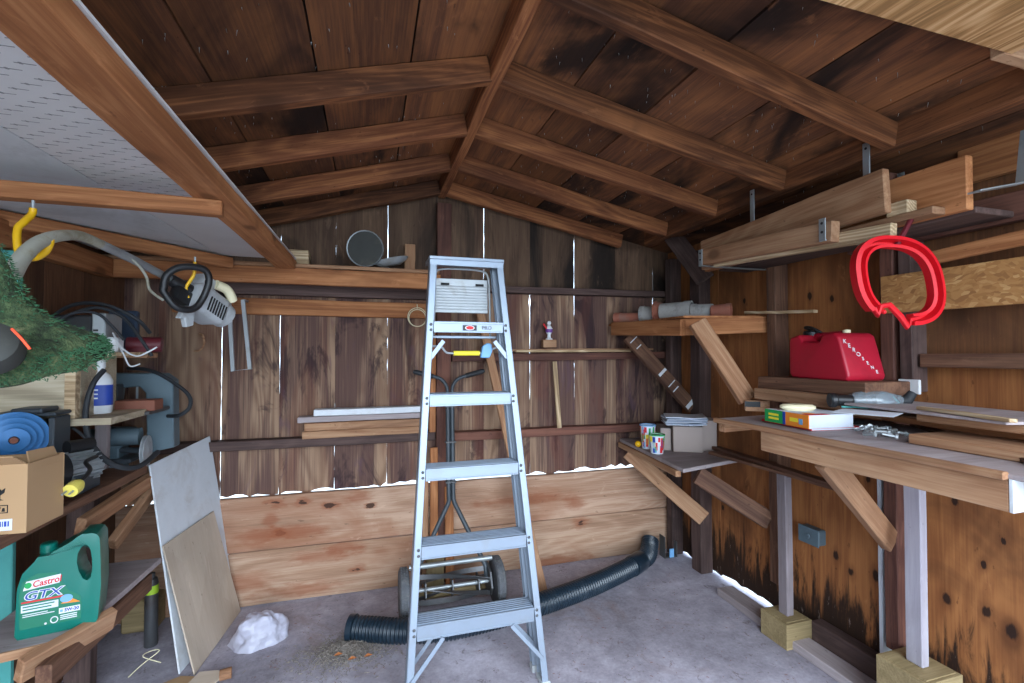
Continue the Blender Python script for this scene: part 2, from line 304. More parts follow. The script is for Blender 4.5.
# ------------------------------------------------------------------ mesh helpers
def fr(o, x, up=(0, 0, 1)):
    x = V(x).normalized(); y = V(up).cross(x); y = (y if y.length > 1e-4 else V((0, -1, 0)).cross(x)).normalized(); z = x.cross(y)
    m = MX((x, y, z)).transposed().to_4x4(); m.translation = V(o); return m
def rz(a): return MX.Rotation(math.radians(a), 4, 'Z')
def rx(a): return MX.Rotation(math.radians(a), 4, 'X')
def ry(a): return MX.Rotation(math.radians(a), 4, 'Y')
def T(*p): return MX.Translation(V(p) if len(p) == 3 else V(p[0]))
class MB:
    def __init__(s, m=None): s.bm = bmesh.new(); s.m = m or MX(); s.tone = {}
    def add(s, vs, fs, m=None, tone=None):
        mm = s.m @ m if m else s.m
        if tone is not None: L = s.lay()
        bv = [s.bm.verts.new(mm @ V(v)) for v in vs]
        for f in fs:
            try:
                fc = s.bm.faces.new([bv[i] for i in f])
                if tone is not None: fc[L] = tone
            except ValueError: pass
        return s
    def lay(s):
        L = s.bm.faces.layers.float
        return L.get('tone') or L.new('tone')
    def box(s, c, d, m=None, tone=None):
        x, y, z = (k/2 for k in d); c = V(c)
        vs = [c+V((a*x, b*y, e*z)) for a in (-1, 1) for b in (-1, 1) for e in (-1, 1)]
        return s.add(vs, [(0, 1, 3, 2), (4, 6, 7, 5), (0, 4, 5, 1), (2, 3, 7, 6), (0, 2, 6, 4), (1, 5, 7, 3)], m, tone)
    def bx(s, a, b, m=None, tone=None):
        a, b = V(a), V(b); return s.box((a+b)/2, [abs(k) for k in (b-a)], m, tone)
    def beam(s, p0, p1, w, h, up=(0, 0, 1)):
        p0, p1 = V(p0), V(p1); L = (p1-p0).length
        return s.box((L/2, 0, 0), (L, w, h), fr(p0, p1-p0, up))
    def tube(s, pts, r, n=10, closed=False, ring=None):
        pts = [V(p) for p in pts]; k = len(pts); rs = r if isinstance(r, (list, tuple)) else [r]*k
        prev = None; rings = []
        for i, p in enumerate(pts):
            a = pts[(i-1) % k] if closed or i else p; b = pts[(i+1) % k] if closed or i < k-1 else p
            t = (b-a).normalized()
            if prev is None:
                u = t.orthogonal().normalized()
            else:
                u = prev-t*prev.dot(t); u = u.normalized() if u.length > 1e-6 else t.orthogonal().normalized()
            prev = u; w = t.cross(u)
            if ring: rings.append([p+u*x*rs[i]+w*y*rs[i] for x, y in ring])
            else: rings.append([p+(u*math.cos(q)+w*math.sin(q))*rs[i] for q in (2*math.pi*j/n for j in range(n))])
        n = len(rings[0]); vs = [v for rg in rings for v in rg]; fs = []
        for i in range(k if closed else k-1):
            for j in range(n):
                a, b = i*n, ((i+1) % k)*n
                fs.append((a+j, a+(j+1) % n, b+(j+1) % n, b+j))
        if not closed: fs += [tuple(range(n-1, -1, -1)), tuple((k-1)*n+j for j in range(n))]
        return s.add(vs, fs)
    def lathe(s, prof, m=None, n=20, sx=1., sy=1.):
        vs = []; fs = []; k = len(prof)
        for r, z in prof:
            for j in range(n):
                q = 2*math.pi*j/n; vs.append((r*math.cos(q)*sx, r*math.sin(q)*sy, z))
        for i in range(k-1):
            for j in range(n): fs.append((i*n+j, i*n+(j+1) % n, (i+1)*n+(j+1) % n, (i+1)*n+j))
        if prof[0][0] > 1e-5: fs.append(tuple(range(n-1, -1, -1)))
        if prof[-1][0] > 1e-5: fs.append(tuple((k-1)*n+j for j in range(n)))
        return s.add(vs, fs, m)
    def prism(s, pts, z0, z1, m=None, tone=None):
        n = len(pts); vs = [(x, y, z0) for x, y in pts]+[(x, y, z1) for x, y in pts]
        fs = [tuple(range(n-1, -1, -1)), tuple(range(n, 2*n))]+[(i, (i+1) % n, n+(i+1) % n, n+i) for i in range(n)]
        return s.add(vs, fs, m, tone)
    def frame(s, outer, inner, z0, z1, m=None):               # plate with a hole: outer and inner loops have the same number of points
        n = len(outer); vs = [(x, y, z) for z in (z0, z1) for L in (outer, inner) for x, y in L]; fs = []
        for i in range(n):
            j = (i+1) % n
            fs += [(i, n+i, n+j, j), (2*n+i, 2*n+j, 3*n+j, 3*n+i), (i, j, 2*n+j, 2*n+i), (n+i, 3*n+i, 3*n+j, n+j)]
        return s.add(vs, fs, m)
    def ball(s, c, r, m=None, n=16, k=10, wob=0., seed=1):
        q = random.Random(seed); r = V(r) if not isinstance(r, (int, float)) else V((r, r, r)); vs = []; fs = []
        for i in range(k+1):
            th = math.pi*i/k
            for j in range(n):
                ph = 2*math.pi*j/n; f = 1+(q.uniform(-wob, wob) if 0 < i < k else 0)
                vs.append(V(c)+V((r.x*math.sin(th)*math.cos(ph)*f, r.y*math.sin(th)*math.sin(ph)*f, -r.z*math.cos(th)*f)))
        for i in range(k):
            for j in range(n): fs.append((i*n+j, i*n+(j+1) % n, (i+1)*n+(j+1) % n, (i+1)*n+j))
        return s.add(vs, fs, m)
W = {}
def link(name, me, mat, parent, mw):
    o = bpy.data.objects.new(name, me); COL.objects.link(o)
    if mat is not None:
        for q in (mat if isinstance(mat, list) else [mat]): me.materials.append(q)
    if parent: o.parent = parent; o.matrix_basis = W[parent.name].inverted() @ mw
    else: o.matrix_basis = mw
    W[o.name] = mw.copy(); return o
def obj(name, mb, mat, parent=None, smooth=False, bevel=0., frame=None, seg=1):
    bm = mb.bm; bmesh.ops.remove_doubles(bm, verts=bm.verts, dist=1e-6)
    bmesh.ops.recalc_face_normals(bm, faces=bm.faces)
    if bevel:
        bmesh.ops.bevel(bm, geom=[e for e in bm.edges if len(e.link_faces) == 2 and e.calc_face_angle(0) > .5], offset=bevel, segments=seg, profile=.6, affect='EDGES', clamp_overlap=True)
    if frame is None:
        lo = V([min(v.co[i] for v in bm.verts) for i in range(3)]); hi = V([max(v.co[i] for v in bm.verts) for i in range(3)])
        frame = MX.Translation(((lo.x+hi.x)/2, (lo.y+hi.y)/2, lo.z))
    bm.transform(frame.inverted())
    me = bpy.data.meshes.new(name); bm.to_mesh(me); bm.free()
    if smooth:
        for p in me.polygons: p.use_smooth = True
        try: me.set_sharp_from_angle(angle=math.radians(38))
        except Exception: pass
    return link(name, me, mat if isinstance(mat, list) else M[mat], parent, frame)
def tag(o, label, cat, group=None, kind=None):
    if label: o['label'] = label
    if cat: o['category'] = cat
    if group: o['group'] = group
    if kind: o['kind'] = kind
    return o
def thing(name, loc, label, cat, group=None):
    o = bpy.data.objects.new(name, None); COL.objects.link(o); o.location = V(loc); o.empty_display_size = .05
    W[o.name] = MX.Translation(V(loc)); return tag(o, label, cat, group)
def struct(name, mb, mat, **k):
    o = obj(name, mb, mat, **k); o['kind'] = 'structure'; return o
def board(name, p0, p1, w, h, mat, up=(0, 0, 1), parent=None, label=None, cat=None, group=None, jag=.002, cut0=0., cut1=0.):
    """sawn timber from p0 to p1 (centre line), w across, h along up; slightly uneven, ends may be cut at a slant"""
    p0, p1 = V(p0), V(p1); L = (p1-p0).length; m = fr(p0, p1-p0, up); n = max(2, int(L/.22)); mb = MB(); vs = []; fs = []
    for i in range(n+1):
        x = L*i/n; a, b = R.uniform(-jag, jag), R.uniform(-jag, jag)
        for (y, z) in ((-w/2, -h/2), (w/2, -h/2), (w/2, h/2), (-w/2, h/2)):
            xx = x
            if i == 0: xx += cut0*(z/h+.5)
            if i == n: xx -= cut1*(z/h+.5)
            vs.append((xx, y+a, z+b))
    for i in range(n):
        for j in range(4): fs.append((i*4+j, i*4+(j+1) % 4, i*4+4+(j+1) % 4, i*4+4+j))
    fs += [(3, 2, 1, 0), tuple(n*4+j for j in range(4))]
    mb.add(vs, fs, m)
    o = obj(name, mb, mat, parent, bevel=min(.003, h*.15, w*.15), frame=m)
    if label: tag(o, label, cat, group)
    return o
def plate(name, a, b, mat, **k):                              # axis aligned board from its two corners; grain along its longest side
    a, b = V(a), V(b); d = [abs(q) for q in (b-a)]; c = (a+b)/2; i = d.index(max(d))
    ax = V((0, 0, 0)); ax[i] = 1
    if i == 2: return board(name, c-ax*d[2]/2, c+ax*d[2]/2, d[0], d[1], mat, up=(0, 1, 0), **k)
    return board(name, c-ax*d[i]/2, c+ax*d[i]/2, d[1-i], d[2], mat, **k)
def text(name, s, m, size, mat, parent, shear=0., bold=0., ext=.0004, sx=1., align='CENTER'):
    cu = bpy.data.curves.new(name, 'FONT'); cu.body = s; cu.size = size; cu.shear = shear; cu.extrude = ext; cu.offset = bold
    cu.align_x = align; cu.align_y = 'CENTER'
    t = bpy.data.objects.new(name, cu); COL.objects.link(t)
    dg = bpy.context.evaluated_depsgraph_get(); me = bpy.data.meshes.new_from_object(t.evaluated_get(dg))
    bpy.data.objects.remove(t); bpy.data.curves.remove(cu)
    me.transform(MX.Diagonal((sx, 1, 1, 1)))
    return link(name, me, M[mat], parent, m)
def bez(ps, n=8):                                             # smooth path through points
    ps = [V(p) for p in ps]; out = []
    for i in range(len(ps)-1):
        a = ps[max(i-1, 0)]; b = ps[i]; c = ps[i+1]; d = ps[min(i+2, len(ps)-1)]
        for j in range(n):
            t = j/n; out.append(.5*((2*b)+(c-a)*t+(2*a-5*b+4*c-d)*t*t+(3*b-a-3*c+d)*t**3))
    return out+[ps[-1]]
def dup(root, mw, label=None, group=None):
    r = root.copy(); COL.objects.link(r); r.matrix_basis = mw; W[r.name] = mw.copy()
    if label: r['label'] = label
    if group: r['group'] = group
    for ch in list(root.children):
        c = ch.copy(); COL.objects.link(c); c.parent = r
        for g in ch.children:
            d = g.copy(); COL.objects.link(d); d.parent = c
    return r
# ------------------------------------------------------------------ setting
XL, XR, YB = -1.2, 2.02, 2.86
RX = .41                                                       # ridge line
def rb(x): return 2.288-(.205 if x > RX else .28)*abs(x-RX)                          # underside of the rafters
def deck(x): return rb(x)+.089
YF = -.35
mb = MB(); mb.bx((XL-.06, YF-.3, -.05), (XR+.02, YB+.04, 0)); struct('floor', mb, 'floor')
mb = MB()
mb.add([(-25, -25, -.06), (25, -25, -.06), (25, 30, -.06), (-25, 30, -.06)], [(0, 1, 2, 3)])
struct('ground_outside', mb, 'outside')
# back wall: vertical boards with ragged, gaping joints
E_ = [-1.36, -1.05, -.76, -.477, -.19, .098, .39, .68, .985, 1.296, 1.60, 1.895, 2.12]
GAP = {-.76: [(.6, .003), (.86, .003), (.885, .008), (.98, .008), (1.0, .003), (1.3, .004), (1.5, .003), (1.62, .001), (2.2, .001)],
       -.477: [(.6, .0015), (.9, .0008), (1.2, .0022), (1.5, .0028), (1.65, .001), (1.85, .003), (1.95, .003), (2.02, .001), (2.3, .001)],
       .098: [(.6, .0012), (1.0, .001), (1.4, .0018), (1.6, .0012), (1.84, .001), (1.88, .0045), (2.15, .0048), (2.2, .001)],
       .68: [(.6, .001), (1.7, .001), (1.88, .0025), (2.0, .004), (2.1, .0035), (2.2, .003)],
       .985: [(.6, .002), (.9, .0005), (1.1, .0025), (1.3, .002), (1.5, .004), (1.6, .004), (1.655, .009), (1.68, .02), (1.70, .004), (1.76, .001), (2.3, .001)],
       1.296: [(.6, .001), (1.2, .002), (1.5, .001), (1.62, .002), (1.72, .003), (1.8, .004), (2.05, .004), (2.15, .001)],
       1.895: [(.6, .001), (1.4, .001), (1.6, .002), (1.75, .002), (2.3, .001)]}
def gap(e, z):
    for k, L in GAP.items():
        if abs(k-e) < 1e-6:
            for (z0, g0), (z1, g1) in zip(L, L[1:]):
                if z0 <= z <= z1:
                    g_ = g0+(g1-g0)*(z-z0)/(z1-z0); return (g_*q.uniform(.15, 1.)+.010*abs(e)/2.86) if g_ > .0017 else g_*.5
            return L[0][1] if z < L[0][0] else L[-1][1]
    return .0008
mb = MB(); mg = MB()
q = random.Random(5)
for i in range(len(E_)-1):
    a, b = E_[i], E_[i+1]; tone = q.random()*9
    bot = [(a+(b-a)*t, (.571 if i in (1, 3, 6, 8) else .579)+q.uniform(-.012, .014)) for t in (0, .12, .25, .38, .5, .63, .75, .88, 1)]
    for (lo, hi, m_) in ((None, 1.745, mb), (1.745, None, mg)):
        zs = [.65+.0365*k for k in range(31)] if lo is None else [1.745+.04*k for k in range(12)]
        top = min(deck(a), deck(b))+.03
        zs = [z for z in zs if z < top]
        zr = zs+([] if lo is None else [deck(b)+.03]); zl = zs+([] if lo is None else [deck(a)+.03])
        j = lambda z: q.uniform(-.0009, .0007)
        right = [(b-gap(b, z)/2-j(z), z) for z in zr]; left = [(a+gap(a, z)/2+j(z), z) for z in zl]
        lowp = [(min(max(x, a+.002), b-.002), z) for x, z in bot] if lo is None else []
        extra = []
        if lo is not None and a < RX < b: extra = [(RX, deck(RX)+.03)]
        pts = lowp+right+extra+left[::-1]
        m_.prism(pts, .01, .02, MX.Translation((0, YB+.02, 0)) @ MX.Rotation(math.pi/2, 4, 'X'), tone)
struct('wall_back', mb, 'back_boards'); struct('wall_back_gable', mg, 'gable_boards')
# two wide planks closing the foot of the back wall, slightly skew
board('trim_1', (-1.2, 2.825, .435), (2.0, 2.825, .428), .035, .283, 'back_planks')['kind'] = 'structure'
board('trim_2', (-1.2, 2.825, .148), (2.0, 2.825, .141), .035, .283, 'back_planks_low')['kind'] = 'structure'
# right wall: plywood sheets on studs, foot of the sheet lifted off the slab
mb = MB(); q = random.Random(3)
for (y0, y1, z0, z1, tone) in ((2.36, 2.9, .015, 2.09, .3), (1.89, 2.357, .03, 2.09, .75), (1.32, 1.887, .02, 2.09, 1.1), (.55, 1.317, .01, 1.32, 2.3)):
    n = 12
    bt = [(y0+(y1-y0)*i/n, z0+q.uniform(-.008, .010)) for i in range(n+1)]
    mb.prism(bt+[(y1, z1), (y0, z1)], XR, XR+.012, MX(((0, 0, 1, 0), (1, 0, 0, 0), (0, 1, 0, 0), (0, 0, 0, 1))), tone)
struct('wall_right', mb, 'ply_wall')
mb = MB()
mb.bx((XR, YF, .02), (XR+.012, .548, 2.09), None, 4.); mb.bx((XR, .55, 1.322), (XR+.012, 1.317, 2.09), None, 5.)
struct('wall_right_front', mb, 'ply_brown')
mb = MB(); q = random.Random(8); y = YF
while y < YB+.1:
    w_ = q.uniform(.24, .3); mb.bx((XL-.02, y, 0), (XL, min(y+w_, YB+.03)-.002, deck(XL)+.02), None, q.random()*9); y += w_
struct('wall_left', mb, 'ply_left')
# roof boards run from front to back
for side, nm in ((-1, 'ceiling_left'), (1, 'ceiling_right')):
    mb = MB(); q = random.Random(21+side); d = .0; i = 0
    lim = 1.85 if side > 0 else 1.75
    while d < lim:
        w_ = .292 if side > 0 else .285
        a, b = RX+side*(d+.012 if d == 0 else d+.006), RX+side*min(d+w_, lim)
        for (y0, y1) in ((YF-.25, YB+.2),):
            t = q.random()*9; dz = q.uniform(0, .003)
            vs = [(x, y_, deck(x)+dz+h) for h in (0, .02) for (x, y_) in ((a, y0), (b, y0), (b, y1), (a, y1))]
            mb.add(vs, [(0, 1, 2, 3), (4, 5, 6, 7), (0, 1, 5, 4), (1, 2, 6, 5), (2, 3, 7, 6), (3, 0, 4, 7)], None, t)
        d += w_; i += 1
    struct(nm, mb, 'roof')
mb = MB()
mb.add([(x, y_, deck(x)+h) for h in (.03, .045) for y_ in (YF-.25, YB+.2) for x in (RX-1.75, RX, RX+1.85)],
       [(0, 1, 4, 3), (1, 2, 5, 4), (6, 7, 10, 9), (7, 8, 11, 10), (0, 1, 7, 6), (1, 2, 8, 7), (3, 4, 10, 9), (4, 5, 11, 10), (0, 3, 9, 6), (2, 5, 11, 8)])
struct('roof_felt', mb, 'felt')
# ------------------------------------------------------------------ roof timbers
g = board('ridge_beam', (RX, YF-.2, 2.288+.072), (RX, YB-.02, 2.288+.072), .042, .152, 'rafter')
tag(g, 'long dark ridge beam running back along the peak of the roof', 'beam')
RY = [2.78, 2.39, 1.975, 1.565, 1.13, .72, .3]
ORD = ['against the back wall', 'second from the back wall', 'third from the back wall', 'fourth from the back wall', 'fifth from the back wall', 'sixth from the back wall', 'nearest the door opening']
for i, y in enumerate(RY):
    xe = 1.6 if i == 0 else 1.672
    o = board('roof_rafter', (RX+.022, y, rb(RX+.022)+.044), (xe, y, rb(xe)+.044), .042, .085, 'rafter' if i in (0, 1, 2) else 'rafter_dark')
    tag(o, 'brown rafter of the roof slope over the workbench, '+ORD[i], 'rafter', 'rafters over the workbench side')
    if i > 5: continue
    if i == 4: y = 1.0
    o = board('roof_rafter', (RX-.022, y, rb(RX-.022)+.044), (XL+.004, y, rb(XL+.004)+.044), .042, .085, 'rafter' if i in (1, 2) else 'rafter_dark')
    tag(o, 'brown rafter of the roof slope over the loft and trimmer, '+ORD[i], 'rafter', 'rafters over the loft side')
o = board('eave_beam', (1.70, YF, 2.078), (1.70, 2.62, 2.078), .05, .085, 'rafter_dark'); tag(o, 'dark eave beam that the workbench side rafters run into', 'beam')
o = board('eave_board', (1.995, YF, 2.0), (1.995, 1.12, 2.0), .03, .13, 'orange'); tag(o, 'orange-brown board high on the wall behind the eave beam', 'board')
# short plank hanging askew in the dark back corner
o = board('loose_board', PY(668, 230, 2.62), PY(705, 280, 2.30), .11, .022, 'purple', up=(-.55, -.75, -.15)); tag(o, 'short dark board hanging askew in the upper back corner', 'board')
# posts and rails on the back wall
o = board('wall_post', (.42, 2.80, 0), (.42, 2.80, 2.24), .035, .085, 'redbrown', up=(1, 0, 0)); tag(o, 'red-brown post up the middle of the back wall behind the ladder', 'post')
RAIL = [((-1.19, 2.82, .858), (.37, 2.82, .856), .075, .05, 'purple', 'dark low rail on the back wall, running from the bandsaw to the centre post'),
        ((.47, 2.82, .846), (2.0, 2.82, .84), .075, .05, 'redbrown', 'reddish low rail on the back wall, running from the ladder to the corner shelf'),
        ((.47, 2.82, 1.315), (2.0, 2.82, 1.33), .075, .045, 'redbrown', 'reddish middle rail on the back wall under the two loose sticks'),
        ((.47, 2.82, 1.735), (2.0, 2.82, 1.75), .075, .04, 'purple', 'dark topmost rail on the back wall right of the ladder top'),
        ((-.98, 2.84, 1.60), (.37, 2.84, 1.592), .036, .088, 'orange', 'orange-brown nailing board across the back wall under the bucket shelf')]
for p0, p1, w_, h_, m_, lb in RAIL: tag(board('wall_rail', p0, p1, w_, h_, m_), lb, 'rail')
# studs of the right wall
for y, w_, m_, z1, lb in ((2.74, .06, 'purple', 1.98, 'dark wall stud standing in the back corner'), (2.47, .09, 'purple', 1.98, 'dark wall stud under the small corner table'),
                          (1.885, .055, 'brown', 2.03, 'dark wall stud rising beside the red fuel can'), (1.335, .05, 'redbrown', 2.05, 'round-worn reddish wall stud behind the red plastic ring')):
    o = board('wall_stud', (1.975, y, .2 if y < 2 else 0.), (1.975, y, z1), w_, .085, m_, up=(1, 0, 0)); tag(o, lb, 'stud')
o = board('wall_stud', (1.975, 1.268, 1.2), (1.975, 1.268, 1.95), .045, .08, 'purple', up=(1, 0, 0)); tag(o, 'black-stained stud beside the reddish one above the workbench', 'stud')
o = board('white_strip', (1.99, 1.398, .0), (1.99, 1.398, .98), .016, .05, 'white_paint', up=(1, 0, 0)); tag(o, 'narrow white strip beside the workbench stud', 'board')
o = board('sill_timber', (1.885, 1.28, .02), (1.905, 2.2, .02), .1, .04, 'grey'); tag(o, 'grey sill timber lying along the foot of the plywood wall', 'timber')
o = board('bottom_plate', (1.985, .5, .07), (1.985, 1.7, .07), .06, .09, 'purple'); tag(o, 'black stained bottom plate of the plywood wall by the front post', 'timber')
# ------------------------------------------------------------------ aluminium stepladder, folded
LF = thing('stepladder', (.41, 1.87, 0), 'folded silver aluminium stepladder standing in the middle of the concrete floor', 'ladder')
lx = lambda s, z: .4165+s*(.2715-.1325*z/1.74)-.0275*z/1.74       # rail centre line at height z
ly = lambda z: 1.835+.135*z/1.76
def chan(mb, s, z0, z1, dy, w_, d_, t_=.004, off=0.):         # U section rail, open side inward
    a = V((lx(s, z0)-s*off, ly(z0)+dy, z0)); b = V((lx(s, z1)-s*off, ly(z1)+dy*.55, z1))
    m = fr(a, b-a, (0, -1, 0)); L = (b-a).length
    web = w_/2 if (m.to_3x3() @ V((0, 1, 0))).x*s > 0 else -w_/2
    mb.box((L/2, web, 0), (L, t_, d_), m)
    mb.box((L/2, 0, d_/2), (L, w_, t_), m); mb.box((L/2, 0, -d_/2), (L, w_, t_), m)
for s in (-1, 1):
    mb = MB(); chan(mb, s, .015, 1.73, 0., .026, .06)
    o = obj('front_rail', mb, 'alu', LF, bevel=.0012)
    f = MB(); f.bx((lx(s, 0)-.020, ly(0)-.037, 0), (lx(s, 0)+.020, ly(0)+.037, .022)); obj('foot_pad', f, 'alu_pale', o, bevel=.004)
    mb = MB(); chan(mb, s, .03, 1.72, .075, .02, .03, off=.012)
    o = obj('rear_rail', mb, 'alu', LF, bevel=.001)
    f = MB(); f.bx((lx(s, 0)-s*.012-.016, ly(0)+.056, 0), (lx(s, 0)-s*.012+.016, ly(0)+.095, .03)); obj('foot_pad', f, 'alu_pale', o, bevel=.004)
ST = [.312, .60, .891, 1.178, 1.474]
SH_ = [.056, .05, .048, .046, .044]
for i, z in enumerate(ST):
    xa, xb = lx(-1, z)+.013, lx(1, z)-.013; y = ly(z)
    mb = MB(); mb.bx((xa, y-.032, z-SH_[i]), (xb, y-.028, z)); mb.bx((xa, y-.03, z-.005), (xb, y+.062, z)); mb.bx((xa, y+.058, z-.03), (xb, y+.062, z))
    for k in range(6): mb.bx((xa, y-.022+k*.014, z-.001), (xb, y-.018+k*.014, z+.0025))
    mb.bx((xa, y-.035, z-.008), (xb, y-.03, z)); mb.bx((xa, y-.035, z-SH_[i]), (xb, y-.03, z-SH_[i]+.006))
    st = obj('step', mb, 'alu', LF, bevel=.0008)
    mb = MB()
    for s in (-1, 1):
        for dz in (-.012, -.034):
            mb.lathe([(.006, 0), (.006, .004), (.003, .006)], T(lx(s, z)-s*.002, y-.031, z+dz) @ rx(90), 10)
    obj('rivet', mb, 'steel_dark', st)
    if i == 4:
        m = T(.395, y-.0365, z-.024) @ rx(90)
        mb = MB(); mb.box((0, 0, 0), (.058, .022, .002), m); pl = obj('label_plate', mb, 'black', st)
        mb = MB(); mb.lathe([(.02, 0), (.02, .0012)], m @ T(0, 0, .001), 20, 1, .5); obj('oval_badge', mb, 'white', st)
        mb = MB(); mb.lathe([(.016, 0), (.016, .0008)], m @ T(0, 0, .0022), 20, 1, .45); obj('oval_badge', mb, 'red_p', st)
        text('lettering', 'PRO', T(.468, y-.036, z-.024) @ rx(90), .022, 'steel_dark', st, 0, .0)
mb = MB(); zt = 1.738; y = ly(zt)
mb.bx((lx(-1, zt)-.02, y-.035, zt-.012), (lx(1, zt)+.02, y+.1, zt+.006)); mb.bx((lx(-1, zt)-.018, y-.035, zt-.03), (lx(1, zt)+.018, y-.03, zt))
mb.bx((lx(-1, zt)-.02, y-.04, zt-.006), (lx(1, zt)+.02, y-.03, zt+.008))
obj('top_cap', mb, 'alu', LF, bevel=.002)
for s in (-1, 1):                                             # diagonal struts under the lowest and the topmost step
    for (z0, z1, d) in ((.11, .262, .115),):
        for yo in (-.036, .05):
            mb = MB(); mb.beam((lx(s, z0), ly(z0)+yo, z0), (lx(s, z1)-s*d, ly(z1)+yo, z1-.004), .016, .005, (0, -1, 0)); obj('brace', mb, 'alu', LF, bevel=.0008)
    mb = MB(); mb.beam((lx(s, 1.33)-s*.008, ly(1.33)-.026, 1.325), (lx(s, 1.4)-s*.058, ly(1.4)-.026, 1.396), .018, .005, (0, -1, 0)); obj('brace', mb, 'alu', LF, bevel=.0008)
for z in (.262, .55, .84, 1.415):                                # rear cross bars
    mb = MB(); mb.beam((lx(-1, z)+.014, ly(z)+.085, z), (lx(1, z)-.014, ly(z)+.085, z), .02, .012); obj('rear_crossbar', mb, 'alu', LF, bevel=.002)
# folding pail shelf with its wire bail
ps = obj('pail_shelf', (lambda m: (m.bx((.268, 2.045, 1.522), (.505, 2.057, 1.672)), [m.bx((.27, 2.041, 1.536+k*.0125), (.503, 2.046, 1.541+k*.0125)) for k in range(9)], m)[-1])(MB()), 'alu_pale', LF, bevel=.002)
mb = MB()
for x in (.312, .466): mb.bx((x-.018, 2.039, 1.642), (x+.018, 2.046, 1.652))
obj('slot', mb, 'ink', ps)
mb = MB(); mb.tube(bez([(.262, 2.03, 1.42), (.266, 2.03, 1.6), (.268, 2.03, 1.68), (.29, 2.03, 1.708), (.385, 2.03, 1.713), (.475, 2.03, 1.708), (.502, 2.03, 1.68), (.508, 2.03, 1.6), (.512, 2.03, 1.42)]), .0045, 8); obj('bail', mb, 'alu_pale', LF, smooth=True)
mb = MB(); mb.tube(bez([(.225, 1.985, 1.375), (.285, 1.985, 1.372), (.305, 1.985, 1.352), (.33, 1.985, 1.345), (.45, 1.985, 1.345), (.5, 1.985, 1.36), (.565, 1.985, 1.38)]), .0045, 8); sp = obj('spreader', mb, 'alu_pale', LF, smooth=True)
mb = MB(); mb.tube([(.34, 1.985, 1.345), (.452, 1.985, 1.345)], .0105, 12); obj('sleeve', mb, 'cream', sp, smooth=True).data.materials[0] = M['yellow_p']
mb = MB(); mb.prism([(-.02, 0), (.02, 0), (.032, .03), (.028, .06), (.01, .064), (-.012, .05)], 0, .022, T(.475, 1.99, 1.325) @ rx(90)); obj('clip', mb, 'light_blue', sp, bevel=.003)
# ------------------------------------------------------------------ reel mower leaning on the post
MW = thing('reel_mower', (.42, 2.47, 0), 'push reel mower with black T handle parked against the planks behind the ladder', 'mower')
for s in (-1, 1):
    cx = .418+s*.245; m = T(cx, 2.475, .121) @ ry(90)
    mb = MB(); mb.lathe([(.085, -.022), (.11, -.024), (.119, -.018), (.121, 0), (.119, .018), (.11, .024), (.085, .022)], m, 40)
    mb.lathe([(.085, .022), (.085, -.022)], m, 40)
    for k in range(36):
        for r_ in (-1, 0, 1):
            a = 2*math.pi*(k+(.5 if r_ == 0 else 0))/36; mb.box((.121*math.cos(a), .121*math.sin(a), r_*.0125), (.006, .012, .008), m @ T(.121*math.cos(a), .121*math.sin(a), r_*.0125) @ MX.Rotation(a, 4, 'Z') @ T(-.121*math.cos(a), -.121*math.sin(a), -r_*.0125))
    wl = obj('wheel', mb, 'tyre', MW)
    mb = MB(); mb.lathe([(.03, -.012), (.03, .012)], m, 20); mb.lathe([(.086, -.012), (.086, .012), (.078, .012), (.078, -.012)], m, 32)
    for k in range(5):
        a = 2*math.pi*k/5; mb.box((.055, 0, 0), (.06, .016, .012), m @ MX.Rotation(a, 4, 'Z'))
    obj('hub', mb, 'steel_dark', wl)
    mb = MB(); mb.prism([(-.05, -.05), (.06, -.05), (.085, .02), (.05, .09), (-.04, .07), (-.08, 0)], -.006, .006, T(.418+s*.2, 2.475, .12) @ rz(90) @ rx(90)); obj('side_plate', mb, 'steel_dark', MW, bevel=.002)
mb = MB(); mb.tube([(.22, 2.475, .125), (.62, 2.475, .125)], .011, 10); ax = obj('reel_shaft', mb, 'steel', MW, smooth=True)
for k in range(3):
    mb = MB(); mb.lathe([(.018, -.003), (.055, -.003), (.055, .003), (.018, .003)], T(.28+k*.138, 2.475, .125) @ ry(90), 5); obj('spider', mb, 'steel_dark', ax)
for k in range(5):                                            # helical blades
    mb = MB(); n = 14; vs = []
    for i in range(n+1):
        a = 2*math.pi*k/5+1.25*i/n; x = .225+.386*i/n
        for rr, da in ((.05, 0), (.075, 0), (.075, .06), (.05, .06)):
            vs.append((x, 2.475+rr*math.cos(a+da), .125+rr*math.sin(a+da)))
    fs = [(i*4+j, i*4+(j+1) % 4, i*4+4+(j+1) % 4, i*4+4+j) for i in range(n) for j in range(4)]+[(3, 2, 1, 0), tuple(n*4+j for j in range(4))]
    mb.add(vs, fs); obj('blade', mb, 'steel_dark', MW, smooth=True)
mb = MB(); mb.tube([(.2, 2.5, .235), (.64, 2.5, .235)], .014, 10); obj('tie_rod', mb, 'steel', MW, smooth=True)
mb = MB(); mb.tube([(.2, 2.57, .05), (.64, 2.57, .05)], .022, 14); obj('roller', mb, 'treated', MW, smooth=True)
mb = MB(); mb.bx((.225, 2.40, .028), (.615, 2.44, .036)); obj('cutter_bar', mb, 'steel_dark', MW, bevel=.001)
top = 2.70
